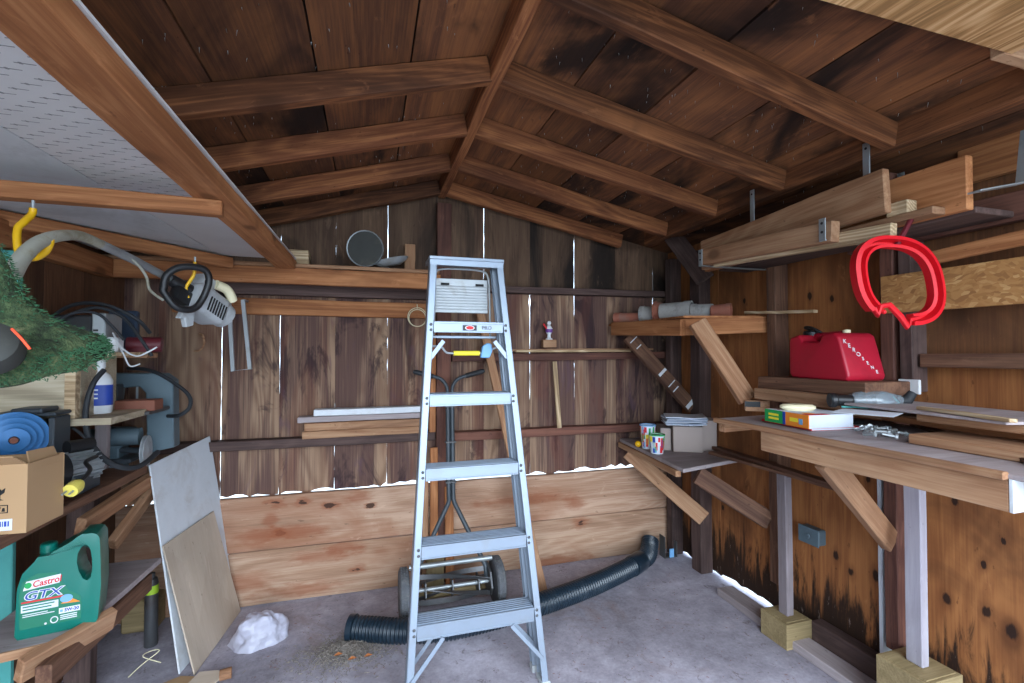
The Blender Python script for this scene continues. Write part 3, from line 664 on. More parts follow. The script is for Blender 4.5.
for s in (-1, 1):
    jx = .440+s*.0125
    mb = MB(); mb.tube([(.418+s*.19, 2.485, .13), (.418+s*.186, 2.50, .20), (jx+s*.006, 2.625, .505), (jx, 2.63, .525), (jx, 2.64, .56), (jx, 2.69, 1.08)], .0125, 12)
    mb.tube(bez([(jx, 2.69, 1.08), (jx+s*.004, 2.695, 1.15), (.44+s*.05, 2.70, 1.195), (.44+s*.1, 2.70, 1.212)], 5), .0105, 10)
    h = obj('handle', mb, 'grey_dark', MW, smooth=True)
    mb = MB(); mb.tube([(.44+s*.095, 2.70, 1.211), (.44+s*.19, 2.70, 1.236), (.44+s*.205, 2.70, 1.24)], [.0145, .0145, .010], 12); obj('grip', mb, 'rubber', h, smooth=True)
for z in (.62, .84, 1.04):
    mb = MB(); yy = 2.64+.05*(z-.56)/.52; mb.bx((.41, yy-.014, z-.006), (.47, yy+.014, z+.006)); obj('clamp', mb, 'steel_dark', MW, bevel=.002)
# ------------------------------------------------------------------ corrugated drain hose
pts = [PZ(x, y, .056) for x, y in ((352, 628), (372, 629), (400, 631), (440, 629), (480, 621), (540, 604), (590, 586), (625, 570), (640, 561))]+[V((1.69, 2.63, .062)), V((1.745, 2.69, .085)), V((1.775, 2.725, .115))]
for p in pts[:3]: p.z = .056
path = bez(pts, 8)
d_ = [0]
for a, b in zip(path, path[1:]): d_.append(d_[-1]+(b-a).length)
fine = []; rr = []; N = 1100; j = 0
for i in range(N):
    t = d_[-1]*i/(N-1)
    while j < len(path)-2 and d_[j+1] < t: j += 1
    fine.append(path[j].lerp(path[j+1], (t-d_[j])/max(1e-9, d_[j+1]-d_[j]))); rr.append(.0525+.003*math.copysign(abs(math.sin(t*math.pi/.0085))**.7, math.sin(t*math.pi/.0085)))
bm = MB(); bm.tube(fine, rr, 24)
bm.bm.faces.ensure_lookup_table()
caps = [f for f in bm.bm.faces if len(f.verts) > 4]; bmesh.ops.delete(bm.bm, geom=caps, context='FACES_ONLY')
bm.tube(fine[::-1], [r_-.006 for r_ in rr[::-1]], 24)
caps = [f for f in bm.bm.faces if len(f.verts) > 4]; bmesh.ops.delete(bm.bm, geom=caps, context='FACES_ONLY')
hs = tag(obj('drain_hose', bm, 'hose', smooth=True), 'black corrugated drain hose curving across the floor behind the ladder into the corner', 'hose')
mb = MB()
for sg in (0,):
    c = fine[0]; t = (fine[1]-fine[0]).normalized(); m = fr(c, t)
    mb.lathe([(.048, -.012), (.06, -.012), (.06, .014), (.05, .014), (.048, -.012)], m @ ry(90), 24)
obj('collar', mb, 'hose', hs, smooth=True)
mb = MB(); c = fine[N*86//100]; t = (fine[N*86//100+8]-c).normalized(); mb.lathe([(.057, -.06), (.059, -.055), (.059, .055), (.057, .06)], fr(c, t) @ ry(90), 24); obj('coupler', mb, 'hose', hs, smooth=True)
# ------------------------------------------------------------------ loose sticks at the back wall
def stick(name, p0, p1, w_, h_, mat, label, cat='stick', up=(0, -1, 0), group=None, **k): return tag(board(name, p0, p1, w_, h_, mat, up=up, **k), label, cat, group)
stick('loose_stick', (.352, 2.762, .884), (.352, 2.80, 1.55), .036, .02, 'orange', 'orange stick standing on the low rail left of the centre post')
stick('loose_stick', (.31, 2.745, 0), (.315, 2.79, .66), .035, .02, 'tan', 'short tan stick at the far left of those standing behind the mower')
stick('loose_stick', (.36, 2.735, 0), (.362, 2.785, .79), .045, .02, 'orange', 'taller orange stick standing behind the mower beside the centre post')
stick('loose_stick', (.45, 2.735, 0), (.448, 2.772, .56), .05, .02, 'orange', 'orange stick standing in front of the centre post between the mower handles')
stick('wood_offcut', (.36, 2.69, 0), (.36, 2.70, .2), .1, .025, 'treated', 'pale stubby board offcut standing behind the mower reel', 'offcut')
p = PZ(543, 592, 0.); stick('leaning_board', (p.x, p.y, .004), (.63, 2.762, 1.6), .05, .022, 'tan', 'long tan board leaning on the back wall right of the ladder', 'board')
stick('loose_stick', (1.148, 2.765, .87), (1.13, 2.80, 1.29), .028, .012, 'pale', 'pale thin stick standing on the low rail right of the ladder')
z = 1.3525
stick('loose_stick', (.80, 2.79, z+.008), (1.85, 2.80, z+.016), .02, .014, 'tan', 'long tan stick lying on the middle rail beneath the figurine', up=(0, 0, 1))
stick('loose_stick', (.86, 2.765, z+.003), (1.66, 2.767, z+.005), .022, .014, 'pale', 'paler shorter stick lying on the front edge of the middle rail', up=(0, 0, 1))
mb = MB(); c = V((PY(549, 345, 2.795).x, 2.795, z+.026)); mb.bx(c+V((-.045, -.02, 0)), c+V((.045, .02, .05))); tag(obj('wood_block', mb, 'tan', bevel=.003), 'small wood block carrying a figurine on the loose sticks', 'block')
fg = thing('figurine', c+V((0, 0, .05)), 'tiny white and purple figurine standing on the small wood block', 'figurine'); c = c+V((0, 0, .05))
mb = MB(); mb.lathe([(.022, 0), (.022, .006), (.012, .012), (.010, .03), (.02, .05), (.022, .07), (.012, .088), (.007, .094)], T(c), 14); mb.ball(c+V((0, 0, .106)), .014); obj('body', mb, 'white', fg, smooth=True)
mb = MB(); mb.lathe([(.021, 0), (.0235, .02), (.013, .036)], T(c+V((0, 0, .045))), 12); obj('cloak', mb, 'purple_paint', fg, smooth=True)
mb = MB(); mb.tube([c+V((-.018, -.005, .07)), c+V((-.04, -.008, .1))], .006, 8); obj('arm', mb, 'red_p', fg, smooth=True)
# little stack of boards on the low rail
zz = .884
BS = [(-.345, .275, .04, 'tan', 'lowest tan board of the stack on the low rail'), (-.335, .28, .042, 'tan', 'second tan board up in the stack on the low rail'),
      (-.37, .29, .03, 'grey', 'grey board under the white one in the stack on the low rail'), (-.29, .30, .034, 'white_paint', 'white board topmost of the stack on the low rail')]
for i, (x0, x1, h_, m_, lb) in enumerate(BS):
    plate('stacked_board', (x0, 2.735+.006*i, zz), (x1, 2.815+.004*i, zz+h_), m_, label=lb, cat='board'); zz += h_+.002
# ------------------------------------------------------------------ shelf under the gable, left
tag(plate('shelf_board', (-1.19, 2.62, 1.785), (.37, 2.855, 1.805), 'tan'), 'long shelf board carrying the pail under the gable', 'shelf')
tag(plate('shelf_joist', (-1.19, 2.62, 1.70), (.375, 2.66, 1.7835), 'orange'), 'orange-brown front joist beneath the pail shelf', 'beam')
tag(plate('shelf_ledger', (-.95, 2.80, 1.66), (.37, 2.857, 1.745), 'purple'), 'dark ledger board nailed to the wall below the pail shelf', 'board')
p = PY(367, 266, 2.72); p.z = 1.805
pl = thing('pail', (p.x, 2.72, 1.805), 'old grey metal pail lying on its side on the high shelf', 'pail')
m = T(p.x, 2.72, 1.805+.088) @ rz(6) @ rx(90) @ ry(0)
m = T(p.x-.01, 2.64, 1.806+.101) @ rz(-12) @ rx(-84)
mb = MB(); mb.lathe([(.0, .17), (.062, .17), (.092, 0), (.097, -.003), (.099, .004), (.094, .008), (.066, .175), (0, .176)], m, 28); 
mb2 = MB(); mb2.lathe([(.0, .168), (.058, .168), (.088, .002), (.092, .0)], m, 28)
obj('body', mb, 'steel', pl, smooth=True); obj('inner_face', mb2, 'dusty', pl, smooth=True)  # inside of the pail in a darker material than the outside
mb = MB(); mb.tube(bez([m @ V((.096*math.cos(a), .096*math.sin(a), .004)) for a in (math.pi*k/8 for k in range(9))], 3), .003, 6); obj('handle', mb, 'steel_dark', pl, smooth=True)
p = PY(392, 270, 2.70); m = T(p.x, 2.70, 1.832) @ ry(-14)
mb = MB(); mb.lathe([(.0, .0), (.05, .0), (.085, .018), (.1, .03), (.098, .034), (.082, .024), (.05, .006), (0, .006)], m, 26, 1., .75); tag(obj('dish', mb, 'alu_pale', smooth=True), 'pale metal dish tilted against the pail on the high shelf', 'dish')
p = PY(303, 215, 2.74); plate('wood_block', (p.x-.08, 2.70, 1.8055), (p.x+.035, 2.80, 1.893), 'pale', label='pale wood block on the high shelf beside the loft beam end', cat='block')
p = PY(410, 208, 2.80); board('wood_block', (p.x, 2.80, 1.806), (p.x, 2.80, 1.98), .06, .03, 'tan', up=(0, -1, 0), label='upright tan offcut on the high shelf behind the pale dish', cat='block')
mb = MB(); c = V((.265, 2.80, 1.555)); mb.tube([c+V((.055*math.cos(a), .004*math.sin(3*a), .055*math.sin(a))) for a in (2*math.pi*k/28 for k in range(28))], .0025, 6, True)
mb.tube([c+V((.049*math.cos(a), -.006+.004*math.cos(2*a), .05*math.sin(a)-.006)) for a in (2*math.pi*k/28 for k in range(28))], .0025, 6, True)
mb.tube([c+V((0, .0, .05)), c+V((0, .012, .075))], .003, 6); tag(obj('wire_coil', mb, 'cream', smooth=True), 'pale coil of wire hanging on the orange-brown nailing board', 'wire coil')
mb = MB(); q_ = [PY(x, y, 2.74) for x, y in ((229, 300), (233, 371), (250, 369), (243, 300))]; q_ = [q_[0]+V((-.005, .075, .0))]+q_+[q_[3]+V((0, .075, .0))]
mb.tube(q_, .009, 4, ring=[(-1, -.6), (1, -.6), (1, .6), (-1, .6)]); tag(obj('wire_bracket', mb, 'alu_pale'), 'pale U-shaped metal frame hanging from the nailing board by the trimmer', 'bracket')
# ------------------------------------------------------------------ corner: small table and shelf above it
CT = thing('corner_table', (1.76, 2.4, .76), 'small grey corner table carried on two diagonal wooden braces', 'table')
mb = MB(); mb.prism([(1.60, 2.81), (1.485, 1.99), (1.93, 2.10), (1.93, 2.81)], .752, .772, None, .4); obj('tabletop', mb, 'grey', CT, bevel=.003)
board('brace', PX(628, 452, 1.57), PY(704, 519, 2.35), .09, .03, 'tan', up=(-.5, -1, .3), parent=CT)
board('brace', (1.62, 2.06, .715), (1.93, 1.91, .50), .09, .035, 'brown', up=(-.4, -1, .3), parent=CT)
board('cleat', (1.60, 2.8, .735), (1.5, 2.05, .735), .03, .034, 'tan', parent=CT)
for (y0, y1, x, lb) in ((1.45, 2.30, 1.955, 'brown strip of wood running along the wall behind the small corner table'),):
    board('wall_strip', (x-.10, 1.42, .795), (x-.02, 2.3, .79), .05, .02, 'brown', label=lb, cat='strip')
board('wall_strip', (1.915, 1.5, .776), (1.88, 2.24, .781), .09, .016, 'brown', label='wide dark strip lying beside the small corner table', cat='strip')
SH = thing('corner_shelf', (1.75, 2.4, 1.45), 'high wooden corner shelf holding the row of clay pots', 'shelf')
mb = MB(); mb.prism([(1.55, 2.86), (1.54, 2.05), (1.93, 1.94), (1.93, 2.86)], 1.525, 1.537, None, .2); obj('shelf_board', mb, 'orange', SH, bevel=.002)
board('front_beam', PY(613, 329, 2.78), PX(683, 327.5, 1.54), .035, .085, 'orange', parent=SH)
board('front_beam', PX(681, 327.5, 1.545), PX(772, 324.5, 1.99), .035, .085, 'orange', parent=SH)
b1 = board('brace', PY(628, 336, 2.62), PY(692, 408, 2.50), .085, .03, 'brown', up=(.1, -1, .1), parent=SH)
mfr = W[b1.name]
for (t0, t1) in ((.06, .07), (.15, .16), (.5, .53), (.66, .67), (.73, .74), (.93, .97)):
    mb = MB(); L = (PY(692, 408, 2.50)-PY(628, 336, 2.62)).length
    mb.bx((t0*L, -.04+R.uniform(0, .02), .0151), (t1*L, .04-R.uniform(0, .02), .0164), mfr); obj('paint_mark', mb, 'white_paint', b1)
board('brace', PX(697, 322, 1.535), PX(748, 400, 1.70), .085, .035, 'tan', up=(-.3, -1, .2), parent=SH)
# row of pots lying on their sides
zz = 1.538
def pot(x, y, lg, r0, r1, yaw, mat, label):
    t = thing('clay_pot', (x, y, zz), label, 'pot', 'pots lying on the corner shelf')
    m = T(x, y, zz+max(r0, r1)*1.07) @ rz(yaw) @ ry(90)
    mb = MB(); mb.lathe([(0, 0), (r0*.8, 0), (r0, .006), (r1, lg*.82), (r1*.9, lg*.82), (r0*.8, .012), (0, .012)], m, 20); obj('body', mb, mat, t, smooth=True)
    mb = MB(); mb.lathe([(r1*1.0, lg*.78), (r1*1.07, lg*.78), (r1*1.07, lg), (r1*.93, lg), (r1*.9, lg*.8), (r1, lg*.78)], m, 20); obj('rim', mb, mat, t, smooth=True)
def potpx(x0, x1, Yd, r0, r1, mat, lb, flip=False, yaw=-52):
    a = PZ(x0, 322, zz) if False else PY(x0, 310, Yd); t = V((math.cos(math.radians(yaw)), math.sin(math.radians(yaw)), 0))
    c = RT.dot(a-CP); lo, hi = 0., .5
    for _ in range(30):
        mid = (lo+hi)/2; p = a+t*mid-CP; sx = 512+F*RT.dot(p)/FW.dot(p)
        if sx < x1: lo = mid
        else: hi = mid
    e = a+t*lo
    if flip: pot(e.x, e.y, lo, r0, r1, yaw+180, mat, lb)
    else: pot(a.x, a.y, lo, r0, r1, yaw, mat, lb)
    return e
e = potpx(615, 641, 2.79, .030, .034, 'terracotta', 'small terracotta pot lying at the wall end of the high corner shelf', True)
e = potpx(641, 658, e.y-.005, .042, .05, 'dirty_grey', 'grey crusted pot second from the wall end of the high corner shelf', True)
e = potpx(655, 663, e.y-.01, .055, .06, 'terracotta', 'terracotta collar-like pot between the two grey crusted pots', True)
e = potpx(660, 692, e.y-.01, .05, .055, 'dirty_grey', 'big grey crusted pot with a terracotta rim on the high corner shelf')
e = potpx(692, 714, e.y-.01, .042, .045, 'dirty_grey', 'smooth grey pot lying beyond the big crusted one', True)
e = potpx(711, 731, e.y-.01, .036, .04, 'terracotta', 'pinkish clay pot nearest the open end of the high corner shelf')
board('loose_stick', PX(746, 313, 1.93), PX(816, 311, 1.93), .03, .014, 'pale', label='pale stick resting past the end of the high corner shelf', cat='stick')
# ------------------------------------------------------------------ things on the small corner table
def cup(px_, py_, h, r0, r1, label, seed, rimc):
    p = PZ(px_, py_, .7725); t = thing('paper_cup', p, label, 'cup'); m = T(p)
    mb = MB(); mb.lathe([(0, 0), (r0, 0), (r1, h), (r1-.002, h), (r0-.002, .004), (0, .004)], m, 24); obj('wall', mb, 'paper', t, smooth=True)
    mb = MB(); mb.lathe([(r1-.002, h-.003), (r1+.003, h-.003), (r1+.003, h+.003), (r1-.002, h+.003), (r1-.002, h-.003)], m, 24); obj('rim', mb, rimc, t, smooth=True)
    q = random.Random(seed)
    for k in range(24):                                       # printed blobs on the side
        a = math.radians(q.uniform(150, 330)); z = q.uniform(.15, .85)*h; rr = r0+(r1-r0)*z/h; w_ = q.uniform(.25, .5); hh = q.uniform(.12, .22)*h
        mb = MB(); n = 6; z0, z1 = max(.004, z-hh), min(h-.006, z+hh)
        vs = [(r0+(r1-r0)*zz_/h+.0008)*V((math.cos(a+w_*(i/n-.5)), math.sin(a+w_*(i/n-.5)), 0))+V((0, 0, zz_)) for zz_ in (z0, z1) for i in range(n+1)]
        mb.add(vs, [(i, i+1, n+2+i, n+1+i) for i in range(n)], m); obj('print', mb, q.choice(['red_p', 'green_p', 'light_blue', 'blue', 'yellow_p', 'red_p', 'green_p']), t)
    return p
cup(648, 448, .138, .034, .046, 'taller printed paper cup with blue rim at the back of the corner table', 4, 'light_blue')
cup(657, 453, .105, .034, .042, 'shorter printed paper cup with green base beside the cardboard box', 9, 'green_p')
p = PZ(638, 447, .7725); mb = MB(); mb.ball(p+V((0, 0, .019)), .019); tag(obj('yellow_ball', mb, 'yellow', smooth=True), 'yellow ball beside the taller printed cup', 'ball')
p0 = PZ(690, 451, .7725); BX = thing('cardboard_box', p0, 'grey cardboard box of three cells on the small corner table', 'box')
m = T(p0.x, p0.y, .7725) @ rz(-26)
for nm, x0, x1, y0, y1, h in (('cell', -.165, -.105, .0, .17, .13), ('cell', -.10, .065, -.04, .16, .148), ('cell', .07, .155, .02, .2, .178)):
    mb = MB(); t_ = .006
    mb.bx((x0, y0, 0), (x1, y0+t_, h), m); mb.bx((x0, y1-t_, 0), (x1, y1, h), m); mb.bx((x0, y0, 0), (x0+t_, y1, h), m); mb.bx((x1-t_, y0, 0), (x1, y1, h), m); mb.bx((x0, y0, h-t_), (x1, y1, h), m); mb.bx((x0, y0, 0), (x1, y1, t_), m)
    obj(nm, mb, 'grey_card', BX, bevel=.002)
for i in range(7):
    mm = m @ T(-.02+R.uniform(-.01, .01), .04+R.uniform(-.01, .01), .1535+.0072*i) @ rz(R.uniform(-5, 5))
    mb = MB(); n = 6
    vs = [(-.115+.225*a/n, (-.09 if b == 0 else .09), .004*math.sin(a*1.3+i)*(a/n)+h) for h in (0, .004) for b in (0, 1) for a in range(n+1)]
    k = n+1; fs = []
    for a in range(n): fs += [(a, a+1, k+a+1, k+a), (2*k+a, 2*k+a+1, 3*k+a+1, 3*k+a), (a, a+1, 2*k+a+1, 2*k+a), (k+a, k+a+1, 3*k+a+1, 3*k+a)]
    fs += [(0, k, 3*k, 2*k), (n, k+n, 3*k+n, 2*k+n)]
    mb.add([V(v) for v in vs], fs, mm)
    tag(obj('paper_bundle', mb, 'newsprint' if i % 2 else 'paper'), 'bluish folded papers stacked on the grey cardboard box', 'papers', 'papers on the grey cardboard box')
# ------------------------------------------------------------------ workbench on the right
WB = thing('workbench', (1.7, 1.1, 1.0), 'long wooden workbench top fixed along the plywood wall', 'workbench')
mb = MB(); mb.prism([(1.365, .45), (1.365, 1.36), (1.372, 1.61), (1.93, 1.66), (1.93, .45)], 1.066, 1.078, None, .6); obj('worktop', mb, 'grey', WB, bevel=.002)
board('top_edging', (1.362, .69, 1.072), (1.362, 1.62, 1.072), .02, .018, 'tan', parent=WB)
board('front_beam', (1.385, .69, 1.029), (1.385, 1.39, 1.029), .036, .074, 'tan', parent=WB)
mb = MB(); mb.bx((1.366, .682, .992), (1.404, .690, 1.068)); obj('beam_end', mb, 'white_paint', WB, bevel=.001)
board('back_ledger', (1.925, .5, 1.03), (1.925, 1.6, 1.03), .03, .07, 'brown', parent=WB)
board('joist', (1.38, 1.60, 1.045), (1.93, 1.64, 1.045), .035, .04, 'tan', parent=WB)
board('brace', PX(824, 458, 1.46), PX(890, 541, 1.93), .08, .036, 'tan', up=(0, -1, 0), parent=WB)
def post(x, y, z0, z1, w_, d_, mat, label, bl, bw, bd, bh, bx_):
    tag(board('bench_post', (x, y, z0), (x, y, z1), w_, d_, mat, up=(0, -1, 0)), label, 'post')
    mb = MB(); mb.bx((bx_-bw/2, y-bd/2, 0), (bx_+bw/2, y+bd/2, bh)); mb.bx((bx_-bw/2+.012, y-bd/2+.012, bh-.001), (bx_+bw/2-.012, y+bd/2-.012, bh+.003)); tag(obj('pier_block', mb, 'treated', bevel=.008), bl, 'block')
post(1.885, 1.775, .118, .79, .04, .05, 'post_grey', 'grey weathered post ending below the bench, nearer the back wall', 'yellowish wooden pier block under the grey weathered post', .15, .15, .115, 1.885)
post(1.87, 1.205, .245, .992, .034, .055, 'whitewash', 'whitewashed post holding up the workbench front', 'yellowish wooden pier block under the whitewashed bench post', .17, .17, .242, 1.87)
p = PX(812, 535, XR-.03); JB = thing('junction_box', (p.x, p.y, p.z-.04), 'small blue-grey electrical box on the plywood below the workbench', 'electrical box')
mb = MB(); mb.bx((XR-.05, p.y-.05, p.z-.035), (XR, p.y+.05, p.z+.035)); obj('body', mb, 'grey_metal', JB, bevel=.006)
mb = MB(); mb.bx((XR-.054, p.y-.054, p.z-.039), (XR-.05, p.y+.054, p.z+.039)); mb.lathe([(.012, 0), (.012, .006)], T(XR-.054, p.y, p.z) @ ry(-90), 12); obj('cover', mb, 'grey_metal', JB, bevel=.002)
for (a, b, lb) in ((1.287, 1.215, 'square white cover plate fixed above the workbench'), (1.385, 1.358, 'small narrow white plate left of the square one above the workbench')):
    z0 = 1.195 if a < 1.3 else 1.21; t = thing('cover_plate', (1.93, (a+b)/2, z0), lb, 'electrical plate'); xw = 1.925 if a < 1.3 else 1.93
    mb = MB(); mb.bx((xw-.006, b, z0), (xw+.006, a, z0+.053)); obj('plate', mb, 'white', t, bevel=.002)
    mb = MB(); mb.lathe([(.003, 0), (.003, .003)], T(xw-.006, (a+b)/2, z0+.028) @ ry(-90), 8); obj('screw', mb, 'steel_dark', t)
# planks stacked along the back of the bench
zz = 1.0785
PK = [(1.53, 1.92, .45, 1.0, .028, 'tan', 'wide plank lowest in the pile on the bench'), (1.75, 1.93, .45, 1.60, .026, 'tan', 'tan plank second from the bottom of the pile on the bench'),
      (1.64, 1.91, .5, 1.05, .024, 'tan', 'plank third from the bottom of the pile on the bench'), (1.66, 1.92, 1.30, 1.72, .05, 'tan', 'thick tan board under the red fuel can')]
for x0, x1, y0, y1, h_, m_, lb in PK:
    z_ = zz if h_ < .04 else 1.1865
    if h_ >= .04: z_ = 1.1335+.003
    plate('plank', (x0, y0, z_), (x1, y1, z_+h_), m_, label=lb, cat='plank')
    if h_ < .04: zz += h_+.001
plate('plank', (1.69, 1.24, 1.188), (1.915, 1.73, 1.24), 'brown', label='brown board topmost beneath the red fuel can', cat='plank')
mb = MB(); mb.prism([(1.58, .80), (1.63, 1.29), (1.925, 1.29), (1.90, .72)], zz+.001, zz+.009); tag(obj('plywood_piece', mb, 'grey', bevel=.001), 'thin grey plywood piece lying on the plank pile', 'plywood')
board('plank', PZ(896, 418, 1.118)+V((0, .03, 0)), PZ(1060, 441, 1.118), .05, .02, 'orange', label='narrow orange stick lying along the plank pile', cat='stick')
board('wood_strip', PZ(915, 424, 1.085), PZ(1060, 470, 1.085), .035, .012, 'brown', label='thin brown strip nearest the bench front edge', cat='strip')
board('wood_strip', (1.57, .78, zz+.015), (1.66, 1.05, zz+.015), .022, .01, 'pale', label='short pale strip lying on the grey plywood piece', cat='strip')
# fuel can
def rrect(w_, h_, r, n=5):
    out = []
    for cx, cy, a0 in ((w_/2-r, h_/2-r, 0), (-w_/2+r, h_/2-r, 90), (-w_/2+r, -h_/2+r, 180), (w_/2-r, -h_/2+r, 270)):
        out += [(cx+r*math.cos(math.radians(a0+90*i/n)), cy+r*math.sin(math.radians(a0+90*i/n))) for i in range(n+1)]
    return out
FC = thing('fuel_can', (1.80, 1.47, 1.2405), 'red plastic kerosene can sitting on boards above the workbench', 'fuel can')
m = T(1.80, 1.455, 1.2405) @ rz(84)                            # local x runs from the wall corner end to the near end
prof = [(-.165, 0), (.135, 0), (.152, .02), (.15, .15), (.142, .172), (.085, .182), (.068, .150), (-.025, .148), (-.045, .182), (-.105, .185), (-.128, .17), (-.175, .02)]
mb = MB(); mb.prism([(x*.88, z) for x, z in prof], -.085, .085, m @ rx(90)); bd = obj('body', mb, 'dark_red', FC, bevel=.014, seg=3, smooth=True)
mb = MB(); mb.tube([m @ V((-.05, 0, .176)), m @ V((.08, 0, .172))], .018, 12); obj('handle', mb, 'dark_red', FC, smooth=True)
mb = MB(); mb.lathe([(.032, 0), (.032, .02), (.026, .026), (.0, .028)], m @ T(.10, 0, .174), 18); obj('cap', mb, 'black', FC, smooth=True)
mb = MB(); mb.tube(bez([m @ V((.10, 0, .20)), m @ V((.135, 0, .215)), m @ V((.08, .02, .212)), m @ V((.04, 0, .185))]), .006, 8); obj('spout', mb, 'black', FC, smooth=True)
mb = MB(); mb.lathe([(.014, 0), (.014, .012), (0, .014)], m @ T(-.068, 0, .184), 14); obj('vent_cap', mb, 'cream', FC, smooth=True)
# hand lettering down the near end of the broad side
for i, ch in enumerate('KEROSENE'):
    lz = .150-.0165*i; lx_ = -.88*(.128+.047*(.17-lz)/.15)-.0008
    mm = m @ T(lx_, .062-.0155*i, lz) @ MX(((0, 0, -1, 0), (-1, 0, 0, 0), (0, 1, 0, 0), (0, 0, 0, 1))) @ rx(-17) @ rz(R.uniform(-16, 8))
    text('lettering', ch, mm, .023 if i < 4 else .018, 'white', bd, 0, .0004)
# red plastic ring
RG = thing('plastic_ring', PX(895, 325, 1.60), 'bright red oval plastic ring, open at its notched foot, hung beside the workbench', 'ring')
c = PX(897, 281, 1.60); ex = (RT*.95+V((0, 0, -.06))).normalized(); ez = V((0, 0, 1)); ey = ex.cross(ez).normalized()
rm = MX((ex, ey, ez)).transposed().to_4x4(); rm.translation = c
ol = []
for k in range(61):
    a = math.radians(-108+ (360-40)*k/60+20-20) if False else math.radians(-84+308*k/60)
    e = 2.5; ca, sa = math.cos(a), math.sin(a)
    x = .118*math.copysign(abs(ca)**(2/e), ca); z = .120*math.copysign(abs(sa)**(2/e), sa)
    x += -.02*(z/.13); ol.append((x, z))
mb = MB(); vs = []; sec = [(-.017, -.012), (.017, -.017), (.020, .016), (.008, .02), (.004, -.008), (-.004, -.007), (-.008, .018), (-.017, .015)]
n = len(sec)
for i, (x, z) in enumerate(ol):
    a = ol[max(i-1, 0)]; b = ol[min(i+1, 60)]; t = V((b[0]-a[0], 0, b[1]-a[1])).normalized(); nr = V((t.z, 0, -t.x))
    for u, v_ in sec: vs.append(V((x, 0, z))+nr*u+V((0, v_, 0)))
fs = [(i*n+j, i*n+(j+1) % n, i*n+n+(j+1) % n, i*n+n+j) for i in range(60) for j in range(n)]+[tuple(range(n-1, -1, -1)), tuple(60*n+j for j in range(n))]
mb.add(vs, fs, rm); obj('rim', mb, 'red', RG, smooth=True)
mb = MB(); x0, z0 = ol[-1]; x1, z1 = ol[0]
pth = [V((x0, 0, z0)), V((x0+.012, 0, z0-.022)), V((x0+.022, 0, z0+.005)), V((x0+.05, 0, z0+.012)), V((x1-.03, 0, z1+.008)), V((x1-.008, 0, z1-.024)), V((x1+.004, 0, z1))]
mb.tube([rm @ p for p in pth], .010, 8); [mb.ball(rm @ V((x0+.006+.011*k, -.008, z0-.004-.006*(k % 2))), .008, n=8, k=6) for k in range(4)]; obj('latch', mb, 'red', RG, smooth=True)
mb = MB(); mb.box(V((x1+.052, -.024, z1+.014)), (.05, .002, .018), rm @ T(x1+.052, -.024, z1+.014) @ ry(-18) @ T(-x1-.052, .024, -z1-.014)); obj('sticker', mb, 'paper', RG)
mb = MB(); mb.tube([c+V((0, 0, .112)), V((1.668, c.y, 1.777))], .008, 8); obj('hanging_tab', mb, 'maroon', RG, smooth=True)
# boards on the wall right of the ring
tag(plate('osb_board', (1.918, .5, 1.50), (1.931, 1.345, 1.645), 'osb'), 'strand board strip fixed across the studs behind the red ring', 'board')
tag(board('wall_board', (1.915, .5, 1.722), (1.915, 1.16, 1.685), .03, .045, 'orange'), 'orange-brown board end above the strand board strip', 'board')
tag(plate('wall_rail', (1.955, .5, 1.295), (2.019, 1.235, 1.345), 'brown'), 'brown rail on the wall above the plank pile', 'rail')
tag(plate('wall_board', (1.95, .5, 1.765), (1.99, 1.5, 1.86), 'redbrown'), 'reddish board high on the wall behind the stored lumber', 'board')
# ------------------------------------------------------------------ loft on the left
LB = tag(board('loft_beam', (-.437, YF+.1, 1.797), (-.412, 2.66, 1.797), .092, .046, 'orange'), 'long orange-brown beam edging the loft on the left', 'beam')
LP = thing('loft_sheet', (-.60, 1.4, 1.822), 'grey perforated sheet laid over the loft beam', 'sheet')
mb = MB(); mb.prism([(-.78, YF+.1), (-.388, YF+.1), (-.363, 2.60), (-.70, 2.60)], 1.8215, 1.827); obj('sheet', mb, 'sheet', LP)
k = 0
mb = MB(); md = MB()
for i in range(11):
    for j in range(34):
        x = -.745+.032*i+.002*j*.3; y = .62+.048*j+(.024 if i % 2 else 0)
        if x > -.47 or y > 1.75: continue
        mb.lathe([(0, 0), (.0036, .0001), (.0036, .0006), (0, .0006)], T(x, y, 1.8208), 8)
        mb.box((x+.006, y, 1.8212), (.03, .0016, .0008))  # nail shadow beside each dimple, modelled as a thin grey dash
o = obj('perforations_and_shadows', mb, 'dimple_and_shadow', LP); o['kind'] = 'stuff'
mb = MB(); mb.prism([(XL, YF+.1), (-.783, YF+.1), (-.703, 2.60), (XL, 2.60)], 1.8205, 1.828, None, .3); tag(obj('loft_sheet', mb, 'sheet_smooth'), 'smooth grey sheet at the wall side of the loft', 'sheet')
tag(board('loft_joist', PY(0, 194, 1.42)+V((-.25, -.01, .01)), (-.40, 1.50, 1.754), .04, .042, 'orange'), 'brown joist under the loft that carries the yellow hook', 'beam')
tag(board('loft_joist', (-1.19, 1.93, 1.79), (-.66, 2.60, 1.786), .045, .05, 'orange'), 'orange-brown joist running askew under the loft to the pail shelf', 'beam')
tag(board('wall_plate', (-1.165, .2, 1.74), (-1.165, 2.61, 1.74), .05, .085, 'orange'), 'orange-brown timber along the left wall under the loft', 'beam')

# plywood panel high on the workbench side
tag(plate('plywood_sheet', (.45, -.3, 2.03), (1.402, .686, 2.044), 'fir_ply'), 'pale fir plywood panel fixed overhead on the workbench side', 'plywood panel')
board('panel_cleat', (1.38, .70, 2.05), (1.64, .70, 2.05), .03, .04, 'tan', label='tan cleat at the corner of the overhead plywood panel', cat='cleat')
